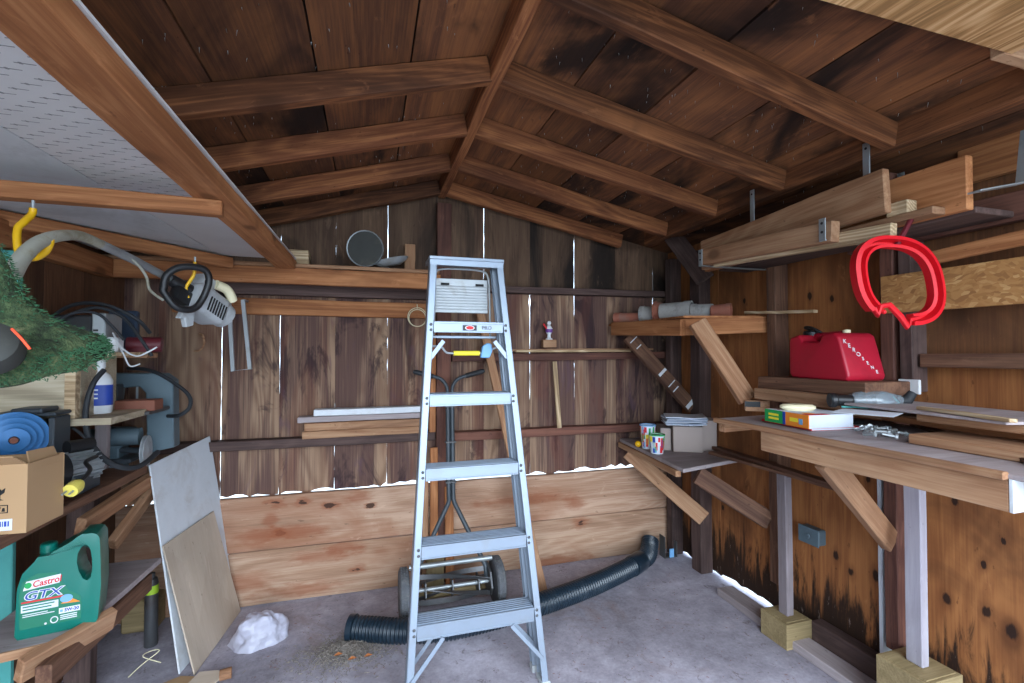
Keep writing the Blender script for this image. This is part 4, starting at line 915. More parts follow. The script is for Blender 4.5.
# ------------------------------------------------------------------ lumber slung under the eave on steel hangers
def hanger(y, x0, label, lip=True, z=1.775, up=2.09):
    t = thing('steel_hanger', (1.80, y, z), label, 'hanger'); w_ = .026
    mb = MB(); mb.bx((x0, y-w_/2, z-.004), (1.95, y+w_/2, z)); obj('arm', mb, 'steel', t, bevel=.001)
    if lip:
        mb = MB(); mb.bx((x0-.004, y-w_/2, z-.004), (x0, y+w_/2, z+.078)); l = obj('lip', mb, 'steel', t, bevel=.001)
        for h in (.028, .06):
            mb = MB(); mb.lathe([(.005, 0), (.005, .0012)], T(x0-.004, y, z+h) @ ry(-90), 10); obj('hole', mb, 'hole', l)
    mb = MB(); mb.bx((1.95, y-w_/2, z-.004), (1.954, y+w_/2, up-.05)); obj('upright', mb, 'steel', t, bevel=.001)
hanger(1.935, 1.555, 'galvanised steel hanger holding the far end of the slung lumber')
hanger(1.285, 1.555, 'galvanised steel hanger holding the near end of the slung lumber', z=1.752)
t = thing('steel_hanger', (1.8, .87, 1.82), 'empty blue-grey steel hanger nearest the camera', 'hanger')
p0, p1, p2 = PX(974, 192, 1.62), PX(1023, 183, 1.80), PX(1023, 150, 1.82)
mb = MB(); mb.beam(p0, p1, .034, .005); mb.beam(p1+V((0, 0, -.002)), V((1.83, p1.y, 2.0)), .034, .005, (1, 0, 0)); obj('strap', mb, 'steel', t, bevel=.001)
for (px_, py0, py1, lb) in ((752, 190, 226, 'thin steel strap behind the slung planks, farther from the camera'), (866, 143, 182, 'thin steel strap behind the slung planks, nearer the camera')):
    a = PX(px_, py0, 1.668); b = PX(px_, py1, 1.668); mb = MB(); mb.bx((1.666, a.y-.012, b.z-.02), (1.671, a.y+.012, a.z))
    st_ = obj('steel_strap', mb, 'steel', bevel=.001); tag(st_, lb, 'strap')
    mb = MB(); mb.lathe([(.0045, 0), (.0045, .001)], T(1.666, a.y, a.z-.02) @ ry(-90), 10); obj('hole', mb, 'hole', st_)
zl = 1.7755
tag(board('stored_timber', PX(706, 257, 1.578), PX(836, 231, 1.578), .04, .075, 'tan'), 'squared tan timber at the front of the slung lumber', 'timber')
tag(board('stored_timber', PX(894, 231, 1.612), (1.614, 1.9, 1.79), .028, .05, 'pale'), 'pale weathered timber beside the squared one in the slung lumber', 'timber')
tag(board('stored_plank', PX(703, 256, 1.645), PX(888, 190, 1.645), .030, .15, 'tan'), 'long wide tan plank on edge in the slung lumber', 'plank')
tag(board('stored_plank', (1.725, 2.1, 1.862), (1.725, .945, 1.862), .03, .165, 'orange'), 'wide orange-brown plank with rounded corner at the back of the slung lumber', 'plank')
tag(plate('stored_plank', (1.655, 1.0, zl), (1.712, 2.0, zl+.024), 'tan'), 'flat tan plank low in the slung lumber', 'plank')
p = PX(898, 209, 1.665); plate('wood_block', (1.655, p.y-.035, p.z-.022), (1.70, p.y+.03, p.z+.022), 'pale', label='cream wood block wedged among the slung lumber', cat='block')
tag(plate('stored_plank', (1.76, .95, zl), (1.94, 2.05, zl+.02), 'purple'), 'dark purple-grey plank flat beneath the slung lumber', 'plank')
# ------------------------------------------------------------------ left bench and shelf
LBn = thing('tool_bench', (-1.0, 2.0, .85), 'rough wooden tool bench along the left wall', 'workbench')
mb = MB(); mb.prism([(XL+.085, 1.42), (-.872, 1.44), (-.86, 2.22), (XL+.085, 2.22)], .875, .897, None, .3); obj('bench_top', mb, 'brown', LBn, bevel=.002)
mb = MB(); mb.bx((XL+.004, 2.223, .875), (-1.02, 2.80, .897)); obj('bench_top', mb, 'brown', LBn, bevel=.002)
board('front_edging', (-.862, 1.44, .884), (-.854, 2.22, .884), .014, .03, 'brown', parent=LBn)
board('bench_leg', (-1.06, 2.24, 0), (-1.06, 2.24, .874), .05, .085, 'purple', up=(1, 0, 0), parent=LBn)
board('brace', PX(80, 527, -.92), PX(150, 480, -.885), .03, .06, 'tan', up=(.2, -.2, 1), parent=LBn)
board('brace', PX(158, 482, -.885), PX(112, 545, -.95), .03, .06, 'tan', up=(.2, -.5, 1), parent=LBn)
LS = thing('low_shelf', (-1.0, 1.9, .47), 'low grey plank shelf under the tool bench', 'shelf')
mb = MB(); mb.prism([(XL+.085, 1.70), (-.995, 1.708), (-.857, 1.744), (-.835, 2.02), (-.82, 2.30), (XL+.085, 2.30)], .478, .5, None, .2); obj('shelf_board', mb, 'grey', LS, bevel=.002)
board('edge_strip', (-1.0, 1.702, .488), (-.862, 1.738, .488), .008, .026, 'tan', parent=LS)
a, b = PX(18, 672, -.93), PX(113, 617, -.80)
board('front_rail', a, b, .03, .075, 'tan', up=(.3, -.3, 1), parent=LS)
board('under_rail', (-.87, 1.66, .435), (-.84, 2.22, .44), .04, .065, 'brown', parent=LS)
mb = MB(); mb.bx((-.95, 2.0, .27), (-.88, 2.1, .4)) ; bm_ = None
tag(board('teal_post', (-1.159, 1.985, 0), (-1.159, 1.985, 1.69), .07, .02, 'teal', up=(0, -1, 0)), 'teal painted board standing from floor to loft at the far left', 'board')
p = PZ(152, 631, 0); mb = MB(); mb.bx((p.x-.13, p.y, 0), (p.x+.02, p.y+.16, .155)); tag(obj('pier_block', mb, 'treated', bevel=.008), 'weathered wooden pier block on the floor under the low shelf', 'block')
p = PZ(152, 572, .36); mb = MB(); mb.bx((-.93, 2.19, .33), (-.865, 2.222, .365)); bo = None
cn = thing('spray_can', (-.80, 2.235, 0), 'dark spray can with lime label on the floor behind the low shelf', 'can'); cz = .165; c = V((p.x-.03, p.y+.06, .165))
c = PY(152, 572, 2.58); c.z = 0; cn.location = c; W[cn.name] = T(c)
mb = MB(); mb.lathe([(.024, 0), (.026, .003), (.026, .285), (.022, .305), (.013, .31), (.013, .33), (0, .331)], T(c), 18); obj('body', mb, 'steel_dark', cn, smooth=True)
mb = MB(); mb.lathe([(.0268, .24), (.0268, .278)], T(c), 18); obj('label_band', mb, 'lime', cn, smooth=True)
# leaning sheets
def sheet(name, pts, th, mat, label, nrm, ax):
    mb = MB(); P4 = [V(p) for p in pts]; n = V(nrm).normalized()*th
    mb.add([p for p in P4]+[p+n for p in P4], [(3, 2, 1, 0), (4, 5, 6, 7), (0, 1, 5, 4), (1, 2, 6, 5), (2, 3, 7, 6), (3, 0, 4, 7)])
    return tag(obj(name, mb, mat, bevel=.0015, frame=fr(P4[0], P4[3]-P4[0], n)), label, 'panel')
wa, wb, wc = PZ(180, 674, .004), PZ(238, 606, .004), PY(150, 465, 2.32)
wn = (wb-wa).cross(wc-wa).normalized(); wn = wn if wn.x > 0 else -wn
def on_sheet(x, y, off): d = ray(x, y); return CP+d*((wa+wn*off-CP).dot(wn)/d.dot(wn))
def on_sheet0(x, y): return on_sheet(x, y, 0.)
sheet('white_sheet', [PZ(180, 674, .004), PZ(238, 606, .004), on_sheet0(210, 436), PY(150, 465, 2.32)], .007, 'white_paint', 'large white panel leaning against the tool bench end', (-1, .1, -.2), 0)
sheet('plywood_sheet', [PZ(195, 675, .004), PZ(241, 611, .004), on_sheet(214, 511, .012), on_sheet(163, 546, .012)], .006, 'sanded', 'smaller tan plywood panel leaning on the white one', (-1, .1, -.2), 0)
# motor oil jug
J0 = PZ(64, 624, .5005); JG = thing('oil_jug', J0, 'dark green motor oil jug standing on the low shelf', 'jug')
jm = T(J0) @ rz(12) @ MX.Diagonal((.84, .9, .93, 1))
pro = [(-.108, 0), (.098, 0), (.108, .012), (.116, .12), (.114, .20), (.110, .285), (.098, .304), (.055, .306), (.028, .285), (-.02, .262), (-.03, .252), (-.062, .252), (-.068, .24), (-.10, .205), (-.112, .16), (-.116, .012)]
hole = [(.064, .158), (.076, .15), (.086, .158), (.090, .185), (.089, .22), (.084, .25), (.077, .266), (.068, .270), (.057, .262), (.048, .243), (.046, .215), (.052, .185)]
def resample(L, n):
    L = [V((x, y, 0)) for x, y in L]; tot = sum((L[(i+1) % len(L)]-L[i]).length for i in range(len(L))); out = []
    for k in range(n):
        d = tot*k/n; i = 0
        while True:
            s_ = (L[(i+1) % len(L)]-L[i]).length
            if d <= s_ or i == len(L)-1: q_ = L[i].lerp(L[(i+1) % len(L)], min(1, d/s_)); out.append((q_.x, q_.y)); break
            d -= s_; i += 1
    return out
n = 64; ho = resample(hole, n); c_ = V((.069, .21))
out = []
raw = resample(pro, 400)
# hole loop points paired with outline points by direction from the hole's centre
ho2 = [];
ang = lambda p, c: math.atan2(p[1]-c[1], p[0]-c[0])
full = resample(pro, n)
st0 = min(range(n), key=lambda i: abs(ang(ho[i], c_)-ang(full[0], c_)))
ho = ho[st0:]+ho[:st0]
mb = MB(); mb.frame(full, ho, -.052, .052, jm @ rx(90)); bd = obj('body', mb, 'green', JG, bevel=.012, seg=3, smooth=True)
mb = MB(); mb.lathe([(.024, 0), (.024, .026), (.02, .03), (0, .03)], jm @ T(-.046, 0, .250), 20); obj('cap', mb, 'green', JG, smooth=True)
mb = MB(); lab = [(-.103, .03), (.06, .03), (.062, .08), (.058, .105), (.025, .13), (.005, .165), (-.01, .195), (-.06, .2), (-.098, .18), (-.106, .14)]
mb.prism(lab, .052, .0528, jm @ rx(90)); lb_ = obj('label', mb, 'green_label', JG)
def onj(x, z, d=.0532): return jm @ T(x, -d, z) @ rx(90)
mb = MB(); mb.prism([(-.096, .152), (.0, .160), (.004, .188), (-.088, .180)], .0529, .0533, jm @ rx(90)); obj('logo_panel', mb, 'white', lb_)
mb = MB(); mb.lathe([(.0095, 0), (.0095, .0004)], onj(-.083, .167, .0535), 20); obj('logo_ring', mb, 'green_p', lb_)
text('logo', 'Castrol', onj(-.034, .170, .0536) @ rz(5), .027, 'red_p', lb_, .22, .0006, .0003, .95)
text('logo', 'GTX', onj(-.045, .132, .0534), .036, 'white', lb_, .2, .0022, .0003, 1.35)
text('logo', 'GTX', onj(-.045, .132, .0539), .036, 'blue', lb_, .2, .0002, .0003, 1.35)
for (x0, x1, z0, z1, m_) in ((-.1, .012, .112, .117, 'red_p'), (-.1, -.002, .083, .106, 'paper'), (-.096, -.03, .074, .0765, 'white'), (-.096, -.012, .068, .0705, 'white')):
    mb = MB(); mb.bx((x0, -.0534, z0), (x1, -.0529, z1), jm); obj('print', mb, m_, lb_)
for z, x1 in ((.098, -.012), (.089, -.02)):
    mb = MB(); mb.bx((-.096, -.0537, z), (x1, -.0533, z+.004), jm); obj('print', mb, 'green_label', lb_)
mb = MB(); mb.lathe([(.016, 0), (.016, .0004)], onj(.02, .105, .0535), 20, 1.1, .8); obj('print', mb, 'light_blue', lb_)
mb = MB(); mb.prism([(.004, .09), (.058, .086), (.03, .105)], .0529, .0534, jm @ rx(90)); obj('print', mb, 'orange_p', lb_)
mb = MB(); mb.bx((.0, -.0534, .058), (.058, -.0529, .076), jm); obj('grade_panel', mb, 'white', lb_)
text('grade', '5W-20', onj(.035, .067, .0536), .014, 'blue', lb_, 0, .0005, .0003, 1.)
mb = MB(); mb.bx((.003, -.0538, .063), (.011, -.0534, .071), jm); obj('print', mb, 'light_blue', lb_)
mb = MB(); mb.frame([(.011*math.cos(a), .011*math.sin(a)) for a in (2*math.pi*k/24 for k in range(24))], [(.008*math.cos(a), .008*math.sin(a)) for a in (2*math.pi*k/24 for k in range(24))], 0, .0005, onj(-.012, .043, .0534)); obj('seal', mb, 'white', lb_)
for z in (.05, .044, .038):
    mb = MB(); mb.bx((.004, -.0533, z), (.05, -.0529, z+.003), jm); obj('print', mb, 'white', lb_)
mb = MB(); mb.lathe([(.0035, 0), (.0035, .0005)], onj(-.035, .036, .0534), 12); obj('print', mb, 'white', lb_)
# cardboard box on the bench
c = V((-.868, 1.487, .8975)); bm4 = T(c) @ rz(32); CB = thing('cardboard_box', c, 'open brown cardboard box with printed symbols at the bench edge', 'box')
wx, wy, hh, t_ = .24, .14, .172, .004
bm4 = MX.Translation(PZ(26, 533, .8985)) @ rz(-2)
FA = [((-wx, 0, 0), (0, t_, hh)), ((-wx, wy-t_, 0), (0, wy, hh)), ((-t_, t_, 0), (0, wy-t_, hh)), ((-wx, t_, 0), (-wx+t_, wy-t_, hh)), ((-wx+t_, t_, 0), (-t_, wy-t_, t_))]
mb = MB()
for a, b in FA: mb.bx(a, b, bm4)
bb = obj('carton', mb, 'cardboard', CB, bevel=.001)
mb = MB(); mb.prism([(0, 0), (wy*.8, 0), (wy*.78, .045), (.015, .05)], -.003, 0, bm4 @ T(0, .012, hh-.02) @ rz(90) @ rx(70) ); obj('flap', mb, 'cardboard', CB)
mb = MB(); mb.bx((-wx, 0, 0), (-.004, .003, .05), bm4 @ T(0, .0, hh) @ rx(60)); obj('flap', mb, 'cardboard', CB)
def onb(x, z): return bm4 @ T(x, -.0006, z) @ rx(90)
mb = MB(); mb.prism([(-.012, .03), (-.010, .018), (-.002, .012), (-.002, .003), (-.009, 0), (.009, 0), (.002, .003), (.002, .012), (.010, .018), (.012, .03), (.004, .024), (0, .03), (-.005, .023)], 0, .0005, onb(-.055, .085)); obj('fragile_symbol', mb, 'ink', bb)
mb = MB(); mb.frame([(-.015, -.01), (.015, -.01), (.015, .01), (-.015, .01)], [(-.013, -.008), (.013, -.008), (.013, .008), (-.013, .008)], 0, .0005, onb(-.052, .063)); mb.prism([(-.009, -.006), (-.006, -.006), (.002, .005), (-.001, .005)], 0, .0005, onb(-.052, .063)); mb.prism([(.002, -.006), (.009, -.006), (.008, .003), (.004, .003)], 0, .0005, onb(-.052, .063)); obj('recycle_symbol', mb, 'ink', bb)
mb = MB(); mb.prism([(-.02, -.014), (.02, -.014), (.02, .014), (-.02, .014)], 0, .0005, onb(-.048, .024)); lb_ = obj('barcode_label', mb, 'paper', bb)
for i, x in enumerate((-.012, -.008, -.005, 0, .004, .007, .011)):
    mb = MB(); mb.prism([(x, -.004), (x+(.002 if i % 2 else .003), -.004), (x+(.002 if i % 2 else .003), .009), (x, .009)], .0005, .0009, onb(-.048, .024)); obj('bar', mb, 'blue', lb_)
# blue pulley motor behind the box
c = PY(14, 438, 1.82); MO = thing('pulley_motor', (c.x, c.y+.06, .8975), 'dark motor with a big blue stepped pulley behind the cardboard box', 'motor')
ax_ = (CP-c); ax_.z = 0; ax_.normalize(); pm = fr(c, ax_) @ ry(90) @ MX.Diagonal((.86, .86, .86, 1))
mb = MB(); mb.lathe([(0, -.20), (.06, -.20), (.075, -.19), (.078, -.03), (.06, -.015), (0, -.015)], pm, 24); mb.bx((c.x-.075, c.y+.03, .8975), (c.x+.07, c.y+.2, .93)); mb.bx((c.x-.05, c.y+.06, .92), (c.x+.045, c.y+.17, c.z)); obj('housing', mb, 'grey_dark', MO, bevel=.003, smooth=True)
mb = MB(); mb.lathe([(.012, -.012), (.088, -.012), (.092, -.008), (.084, .0), (.092, .008), (.074, .012), (.064, .018), (.074, .026), (.056, .03), (.046, .036), (.056, .044), (.04, .048), (.03, .054), (.04, .062), (.014, .064), (.012, .05)], pm, 36); obj('pulley', mb, 'motor_blue', MO, smooth=True)
mb = MB(); mb.lathe([(0, -.02), (.011, -.02), (.011, .072), (0, .073)], pm, 14); obj('shaft', mb, 'copper', MO, smooth=True)
mb = MB(); mb.bx((c.x-.09, c.y+.04, c.z+.058), (c.x+.08, c.y+.13, c.z+.07)); mb.bx((c.x-.03, c.y+.03, c.z+.069), (c.x+.05, c.y+.12, c.z+.085)); mb.bx((c.x+.066, c.y+.03, c.z-.08), (c.x+.082, c.y+.12, c.z+.055)); obj('guard', mb, 'grey_dark', MO, bevel=.004)
# small finned motor
c = PY(74, 468, 1.88); SM = thing('electric_motor', (c.x, c.y, .8975), 'small finned grey electric motor with black end cap on the bench', 'motor')
dm = fr(c+V((0, .02, 0)), (.52, .83, .0)) @ ry(90)
mb = MB(); mb.lathe([(0, -.075), (.04, -.075), (.052, -.068), (.054, -.05), (.054, -.045), (0, -.045)], dm, 24); obj('end_cap', mb, 'black', SM, smooth=True)
mb = MB(); mb.lathe([(.044, -.045), (.044, .05), (.03, .062), (0, .062)], dm, 24)
for k in range(20): mb.box((.048, 0, .002), (.009, .004, .09), dm @ MX.Rotation(2*math.pi*k/20, 4, 'Z'))
obj('finned_body', mb, 'steel', SM)
mb = MB(); mb.bx((c.x-.04, c.y-.04, .8975), (c.x+.04, c.y+.07, .9075)); mb.bx((c.x-.03, c.y-.03, .905), (c.x+.04, c.y+.07, c.z-.02)); obj('foot', mb, 'grey_dark', SM, bevel=.002)
mb = MB(); mb.tube([c+V((-.02, -.0, .066)), c+V((.02, .06, .066))], .022, 14); obj('capacitor', mb, 'black', SM, smooth=True)
mb = MB(); q_ = [c+V((.05, .02, .03)), PY(86, 462, 1.80), PY(90, 470, 1.72), PY(80, 482, 1.66)]; mb.tube(bez(q_), .006, 8)
cdx = obj('cord', mb, 'black', SM, smooth=True)
a = PY(80, 483, 1.66); b = PY(70, 491, 1.62); mb = MB(); mb.tube([a, a.lerp(b, .4), b], [.012, .02, .019], 12); pg = obj('plug', mb, 'plug_yellow', SM, smooth=True)
for s in (-1, 1):
    mb = MB(); mb.tube([b+V((s*.008, -.002, 0)), b+(b-a).normalized()*.018+V((s*.008, 0, 0))], .003, 6); obj('prong', mb, 'steel', pg)
# bench bandsaw
BS0 = V((-1.02, 2.42, .8975)); BW = thing('bandsaw', BS0, 'grey cast iron bench bandsaw with C-shaped frame near the back corner', 'bandsaw')
Yb = 2.42
def bp(x, y, Y=Yb): return PY(x, y, Y)
def px_plate(pix, Y, th, name, mat, par=BW, bevel=.004):
    mb = MB(); pts = [bp(x, y, Y) for x, y in pix]; mb.prism([(p.x, p.z) for p in pts], -th/2, th/2, MX(((1, 0, 0, 0), (0, 0, 1, Y), (0, 1, 0, 0), (0, 0, 0, 1)))); return obj(name, mb, mat, par, bevel=bevel)
px_plate([(108, 378), (112, 373), (166, 373), (176, 380), (177, 446), (150, 452), (150, 428), (149, 392), (143, 386), (122, 388), (120, 402), (110, 402)], 2.44, .07, 'frame', 'grey_metal')
px_plate([(113, 384), (121, 384), (121, 404), (117, 412), (113, 404)], 2.38, .05, 'blade_guide', 'grey_dark')
mb = MB(); a, b = bp(60, 426, 2.27), bp(172, 421, 2.43); mb.bx((a.x+.06, 2.20, 1.10), (b.x, 2.46, 1.115)); tb = obj('table', mb, 'steel_dark', BW, bevel=.003)
px_plate([(96, 428), (133, 428), (135, 440), (124, 447), (124, 470), (130, 478), (92, 478), (98, 466), (98, 446)], 2.36, .09, 'pedestal', 'grey_metal')
mb = MB(); c = bp(112, 437, 2.30); mb.tube([c+V((-.07, .0, 0)), c+V((.09, .02, -.005))], .036, 16); obj('motor_casing', mb, 'grey_metal', BW, smooth=True)
c = bp(146, 451, 2.31); pm = fr(c, (1, .12, 0)) @ ry(90)
mb = MB(); mb.lathe([(.012, -.008), (.05, -.006), (.064, -.007), (.064, -.004), (.056, 0), (.064, .004), (.064, .007), (.05, .005), (.018, .008), (.012, .012)], pm, 30); obj('pulley', mb, 'alu_pale', BW, smooth=True)
mb = MB(); mb.tube([c+V((-.14, .03, .01)), c], .012, 10); obj('arbor', mb, 'grey_dark', BW, smooth=True)
mb = MB(); mb.bx((-1.17, 2.29, .8975), (-.93, 2.52, .915)); obj('base', mb, 'grey_dark', BW, bevel=.003)
mb = MB(); a = bp(141, 386, 2.42); mb.bx((a.x-.004, 2.385, 1.116), (a.x+.004, 2.387, a.z)); obj('blade', mb, 'steel', BW)
a, b = bp(117, 417, 2.22), bp(166, 417, 2.30)
mb = MB(); mb.bx((a.x-.01, 2.215, 1.1155), (b.x-.01, 2.30, 1.158)); tag(obj('wood_block', mb, 'copper', bevel=.003), 'red-brown wood block lying on the bandsaw table', 'block')
mb = MB(); pts = [bp(x, y, Y) for x, y, Y in ((128, 368, 2.45), (155, 372, 2.4), (186, 392, 2.36), (190, 406, 2.34), (180, 415, 2.33), (168, 416, 2.4))]; mb.tube(bez(pts), .008, 8); tag(obj('power_cable', mb, 'rubber', smooth=True), 'black cable looping past the bandsaw column', 'cable')
mb = MB(); pts = [bp(x, y, Y) for x, y, Y in ((104, 370, 2.03), (93, 384, 1.99), (86, 408, 1.97), (88, 436, 1.95), (101, 456, 1.92), (120, 467, 1.92), (140, 466, 1.98), (158, 452, 2.08))]; mb.tube(bez(pts), .009, 8); tag(obj('power_cable', mb, 'rubber', smooth=True), 'thick black cable hanging in a big loop before the bandsaw', 'cable')
mb = MB(); pts = [bp(x, y, Y) for x, y, Y in ((62, 425, 1.98), (76, 430, 1.95), (92, 446, 1.93), (96, 462, 1.92))]; mb.tube(bez(pts), .005, 8); tag(obj('power_cable', mb, 'rubber', smooth=True), 'thin black cable drooping over the small finned motor', 'cable')
# cream plywood box, bottle and clutter on top
CBX = thing('plywood_box', (-1.1, 2.1, 1.10), 'cream plywood box behind the grass-caked trimmer guard', 'box')
mb = MB(); mb.bx((-1.195, 1.955, 1.125), (-.985, 1.968, 1.335)); obj('front_panel', mb, 'cream_ply', CBX, bevel=.001)
mb = MB(); mb.bx((-.985, 1.955, 1.125), (-.955, 1.985, 1.335)); obj('corner_strip', mb, 'pale', CBX, bevel=.001)
mb = MB(); mb.bx((-.97, 1.985, 1.125), (-.955, 2.22, 1.335)); mb.bx((-1.195, 1.95, 1.1), (-.85, 2.24, 1.124)); mb.bx((-1.195, 2.21, 1.125), (-.955, 2.225, 1.335)); obj('carcass', mb, 'cream_ply', CBX, bevel=.001)
mb = MB(); mb.bx((-1.195, 1.95, 1.336), (-.86, 2.26, 1.349)); obj('lid', mb, 'pale', CBX, bevel=.001)
board('support', (-1.15, 2.2, .8975), (-1.15, 2.2, 1.1), .05, .04, 'grey', parent=CBX); board('support', (-.99, 2.21, .8975), (-.99, 2.21, 1.1), .04, .03, 'grey', parent=CBX)
p = PY(99, 408, 2.10); p.z = 1.1245; BT = thing('bottle', (p.x, 2.10, 1.1245), 'white plastic bottle with blue label standing on the box ledge', 'bottle'); m = T(p.x, 2.10, 1.1245)
mb = MB(); mb.lathe([(0, 0), (.034, 0), (.038, .006), (.038, .12), (.03, .14), (.014, .155), (.014, .17), (0, .17)], m, 22, 1.05, .8); obj('body', mb, 'white', BT, smooth=True)
mb = MB(); mb.lathe([(.017, 0), (.017, .026), (.012, .03), (0, .03)], m @ T(0, 0, .168), 16); obj('cap', mb, 'white', BT, smooth=True)
mb = MB(); mb.lathe([(.0388, .03), (.0388, .105)], m, 22, 1.05, .8); lb_ = obj('label', mb, 'blue', BT, smooth=True)
for z in (.055, .07, .085):
    mb = MB(); mb.bx((-.016, -.0322, z), (.010, -.0312, z+.005), m); obj('print', mb, 'white', lb_)
zc = 1.3495
def at2(x, y, Y): return PY(x, y, Y)
t = thing('black_case', (-1.05, 2.10, zc), 'black case with grey end on top of the cream box', 'case')
a, b = at2(52, 335, 2.06), at2(92, 315, 2.06)
mb = MB(); mb.bx((a.x, 2.06, zc), (b.x, 2.18, b.z)); obj('body', mb, 'black', t, bevel=.006)
b2 = at2(106, 313, 2.06); mb = MB(); mb.bx((b.x+.001, 2.055, zc), (b2.x, 2.18, b2.z)); obj('end_box', mb, 'steel', t, bevel=.004)
for k in range(4):
    mb = MB(); mb.bx((b.x+.008, 2.0515, zc+.015+k*.02), (b2.x-.02, 2.0545, zc+.022+k*.02)); obj('vent', mb, 'hole', t)
a = at2(112, 343, 2.1); mb = MB(); mb.bx((a.x-.025, 2.07, zc), (a.x+.03, 2.12, zc+.055)); tag(obj('power_adapter', mb, 'white', bevel=.006), 'white power adapter beside the black case', 'adapter')
mb = MB(); pts = [at2(x, y, Y) for x, y, Y in ((113, 333, 2.07), (122, 348, 2.0), (136, 356, 1.98), (148, 352, 1.97), (157, 347, 1.97))]; mb.tube(bez(pts), .0028, 6)
tag(obj('charger_cable', mb, 'white', smooth=True), 'thin white cable trailing past the power adapter', 'cable')
mb = MB(); pts = [at2(x, y, Y) for x, y, Y in ((114, 335, 2.07), (124, 355, 2.02), (130, 366, 2.0), (140, 364, 1.99))]; mb.tube(bez(pts), .0028, 6)
tag(obj('charger_cable', mb, 'white', smooth=True), 'thin white cable hanging lower below the adapter', 'cable')
for k, (pts, r_, lb) in enumerate((
    ([(50, 318, 2.2), (70, 306, 2.16), (92, 303, 2.14), (115, 308, 2.14), (138, 320, 2.16), (150, 333, 2.2)], .007, 'thick black cable arching over the black case'),
    ([(58, 322, 2.12), (76, 312, 2.10), (100, 308, 2.10), (124, 318, 2.12), (140, 338, 2.1), (152, 356, 2.1)], .006, 'black cable falling in front of the dark red tool'),
    ([(52, 330, 2.04), (62, 318, 2.03), (80, 312, 2.03), (98, 314, 2.04), (112, 326, 2.05), (124, 340, 2.05)], .005, 'black cable lying across the front of the case'))):
    mb = MB(); mb.tube(bez([at2(*p) for p in pts]), r_, 8); tag(obj('power_cable', mb, 'rubber', smooth=True), lb, 'cable')
a = at2(146, 338, 2.2); mb = MB(); mb.tube([(a.x-.07, 2.22, zc+.03), (a.x+.04, 2.24, zc+.03)], .03, 16); mb.bx((a.x-.06, 2.2, zc), (a.x+.02, 2.25, zc+.02)); tag(obj('power_drill', mb, 'maroon', smooth=True), 'dark red power tool body at the right of the cables', 'power tool')
a = at2(125, 316, 2.32); mb = MB(); mb.bx((a.x-.05, 2.30, 1.35), (a.x+.05, 2.33, 1.52)); tag(obj('blue_case', mb, 'slate', bevel=.006), 'flat dark blue case standing behind the cables', 'case')
board('box_shelf', (-1.195, 2.29, 1.338), (-.86, 2.29, 1.338), .10, .022, 'tan', label='tan shelf board behind the cream box carrying the blue case', cat='shelf')
mb = MB(); q_ = [PY(x, y, Y) for x, y, Y in ((200, 334, 2.85), (203, 336, 2.815), (204, 344, 2.80), (200, 350, 2.805), (194, 351, 2.82))]; mb.tube(bez(q_), [.006]*16+[.004]*17, 8); tag(obj('wall_hook', mb, 'tan', smooth=True), 'small curved wooden hook on the back wall below the trimmer engine', 'hook')
# ------------------------------------------------------------------ string trimmer on yellow hooks
TR = thing('string_trimmer', (-.64, 1.5, 1.5), 'grass-caked string trimmer hanging from the loft with its engine toward the ladder', 'trimmer')
sp_ = [PY(238-238+12, 274, 1.22), PY(22, 258, 1.25), PY(38, 243, 1.30), PY(58, 236, 1.36), PY(80, 236, 1.45), PY(100, 244, 1.53), PY(130, 258, 1.68), PY(170, 279, 1.88)]
mb = MB(); mb.tube(bez(sp_[:6], 8), [.0165-.004*min(1, i/30) for i in range(41)], 14); obj('shaft_bend', mb, 'dust_shaft', TR, smooth=True)
mb = MB(); mb.tube([sp_[5], sp_[6], sp_[7]], .0125, 14); obj('shaft', mb, 'steel', TR, smooth=True)
e0 = PY(188, 291, 1.93); e1 = PY(218, 312, 2.06)
em = fr(e0, e1-e0)                                            # engine axis away from the shaft
L = (e1-e0).length
mb = MB(); mb.tube([sp_[7], e0], [.02, .026], 14); obj('clutch_neck', mb, 'black', TR, smooth=True)
mb = MB(); mb.box((.075, 0, -.012), (.15, .11, .105), em); hs = obj('engine_housing', mb, 'engine', TR, bevel=.022, seg=3, smooth=True)
for k in range(7):
    mb = MB(); mb.box((.05+k*.013, -.0562, -.022), (.006, .002, .055), em); obj('vent', mb, 'ink', hs)
mb = MB(); mb.lathe([(0, 0), (.045, 0), (.05, .01), (.048, .04), (.03, .05), (0, .05)], em @ T(.15, 0, 0) @ ry(90), 20); obj('recoil_cover', mb, 'engine', TR, smooth=True)
mb = MB(); mb.box((.05, .0, .062), (.07, .06, .05), em); obj('air_filter', mb, 'engine', TR, bevel=.012, seg=2, smooth=True)
mb = MB(); mb.tube(bez([em @ V((.07, -.03, .07)), em @ V((.12, -.04, .075)), em @ V((.165, -.04, .05))]), [.018]*16+[.012], 12); obj('exhaust_shroud', mb, 'cream', TR, smooth=True)
mb = MB(); mb.tube([em @ V((.14, 0, .06)), em @ V((.21, .01, .09))], .017, 12); obj('spark_boot', mb, 'black', TR, smooth=True)
mb = MB(); mb.prism([(0, 0), (.03, -.01), (.045, -.055), (.02, -.075), (.0, -.05), (-.02, -.06), (-.015, -.02)], -.01, .01, em @ T(.0, -.02, -.06) @ rx(90)); obj('pull_handle', mb, 'engine', TR, bevel=.003)
hm = [PY(x, y, Y) for x, y, Y in ((163, 291, 1.80), (167, 275, 1.80), (182, 267, 1.82), (203, 269, 1.86), (209, 280, 1.88), (203, 298, 1.88), (193, 309, 1.86), (176, 307, 1.82))]
mb = MB(); mb.tube(bez(hm+[hm[0]], 6)[:-1], .0115, 12, True); obj('loop_handle', mb, 'black', TR, smooth=True)
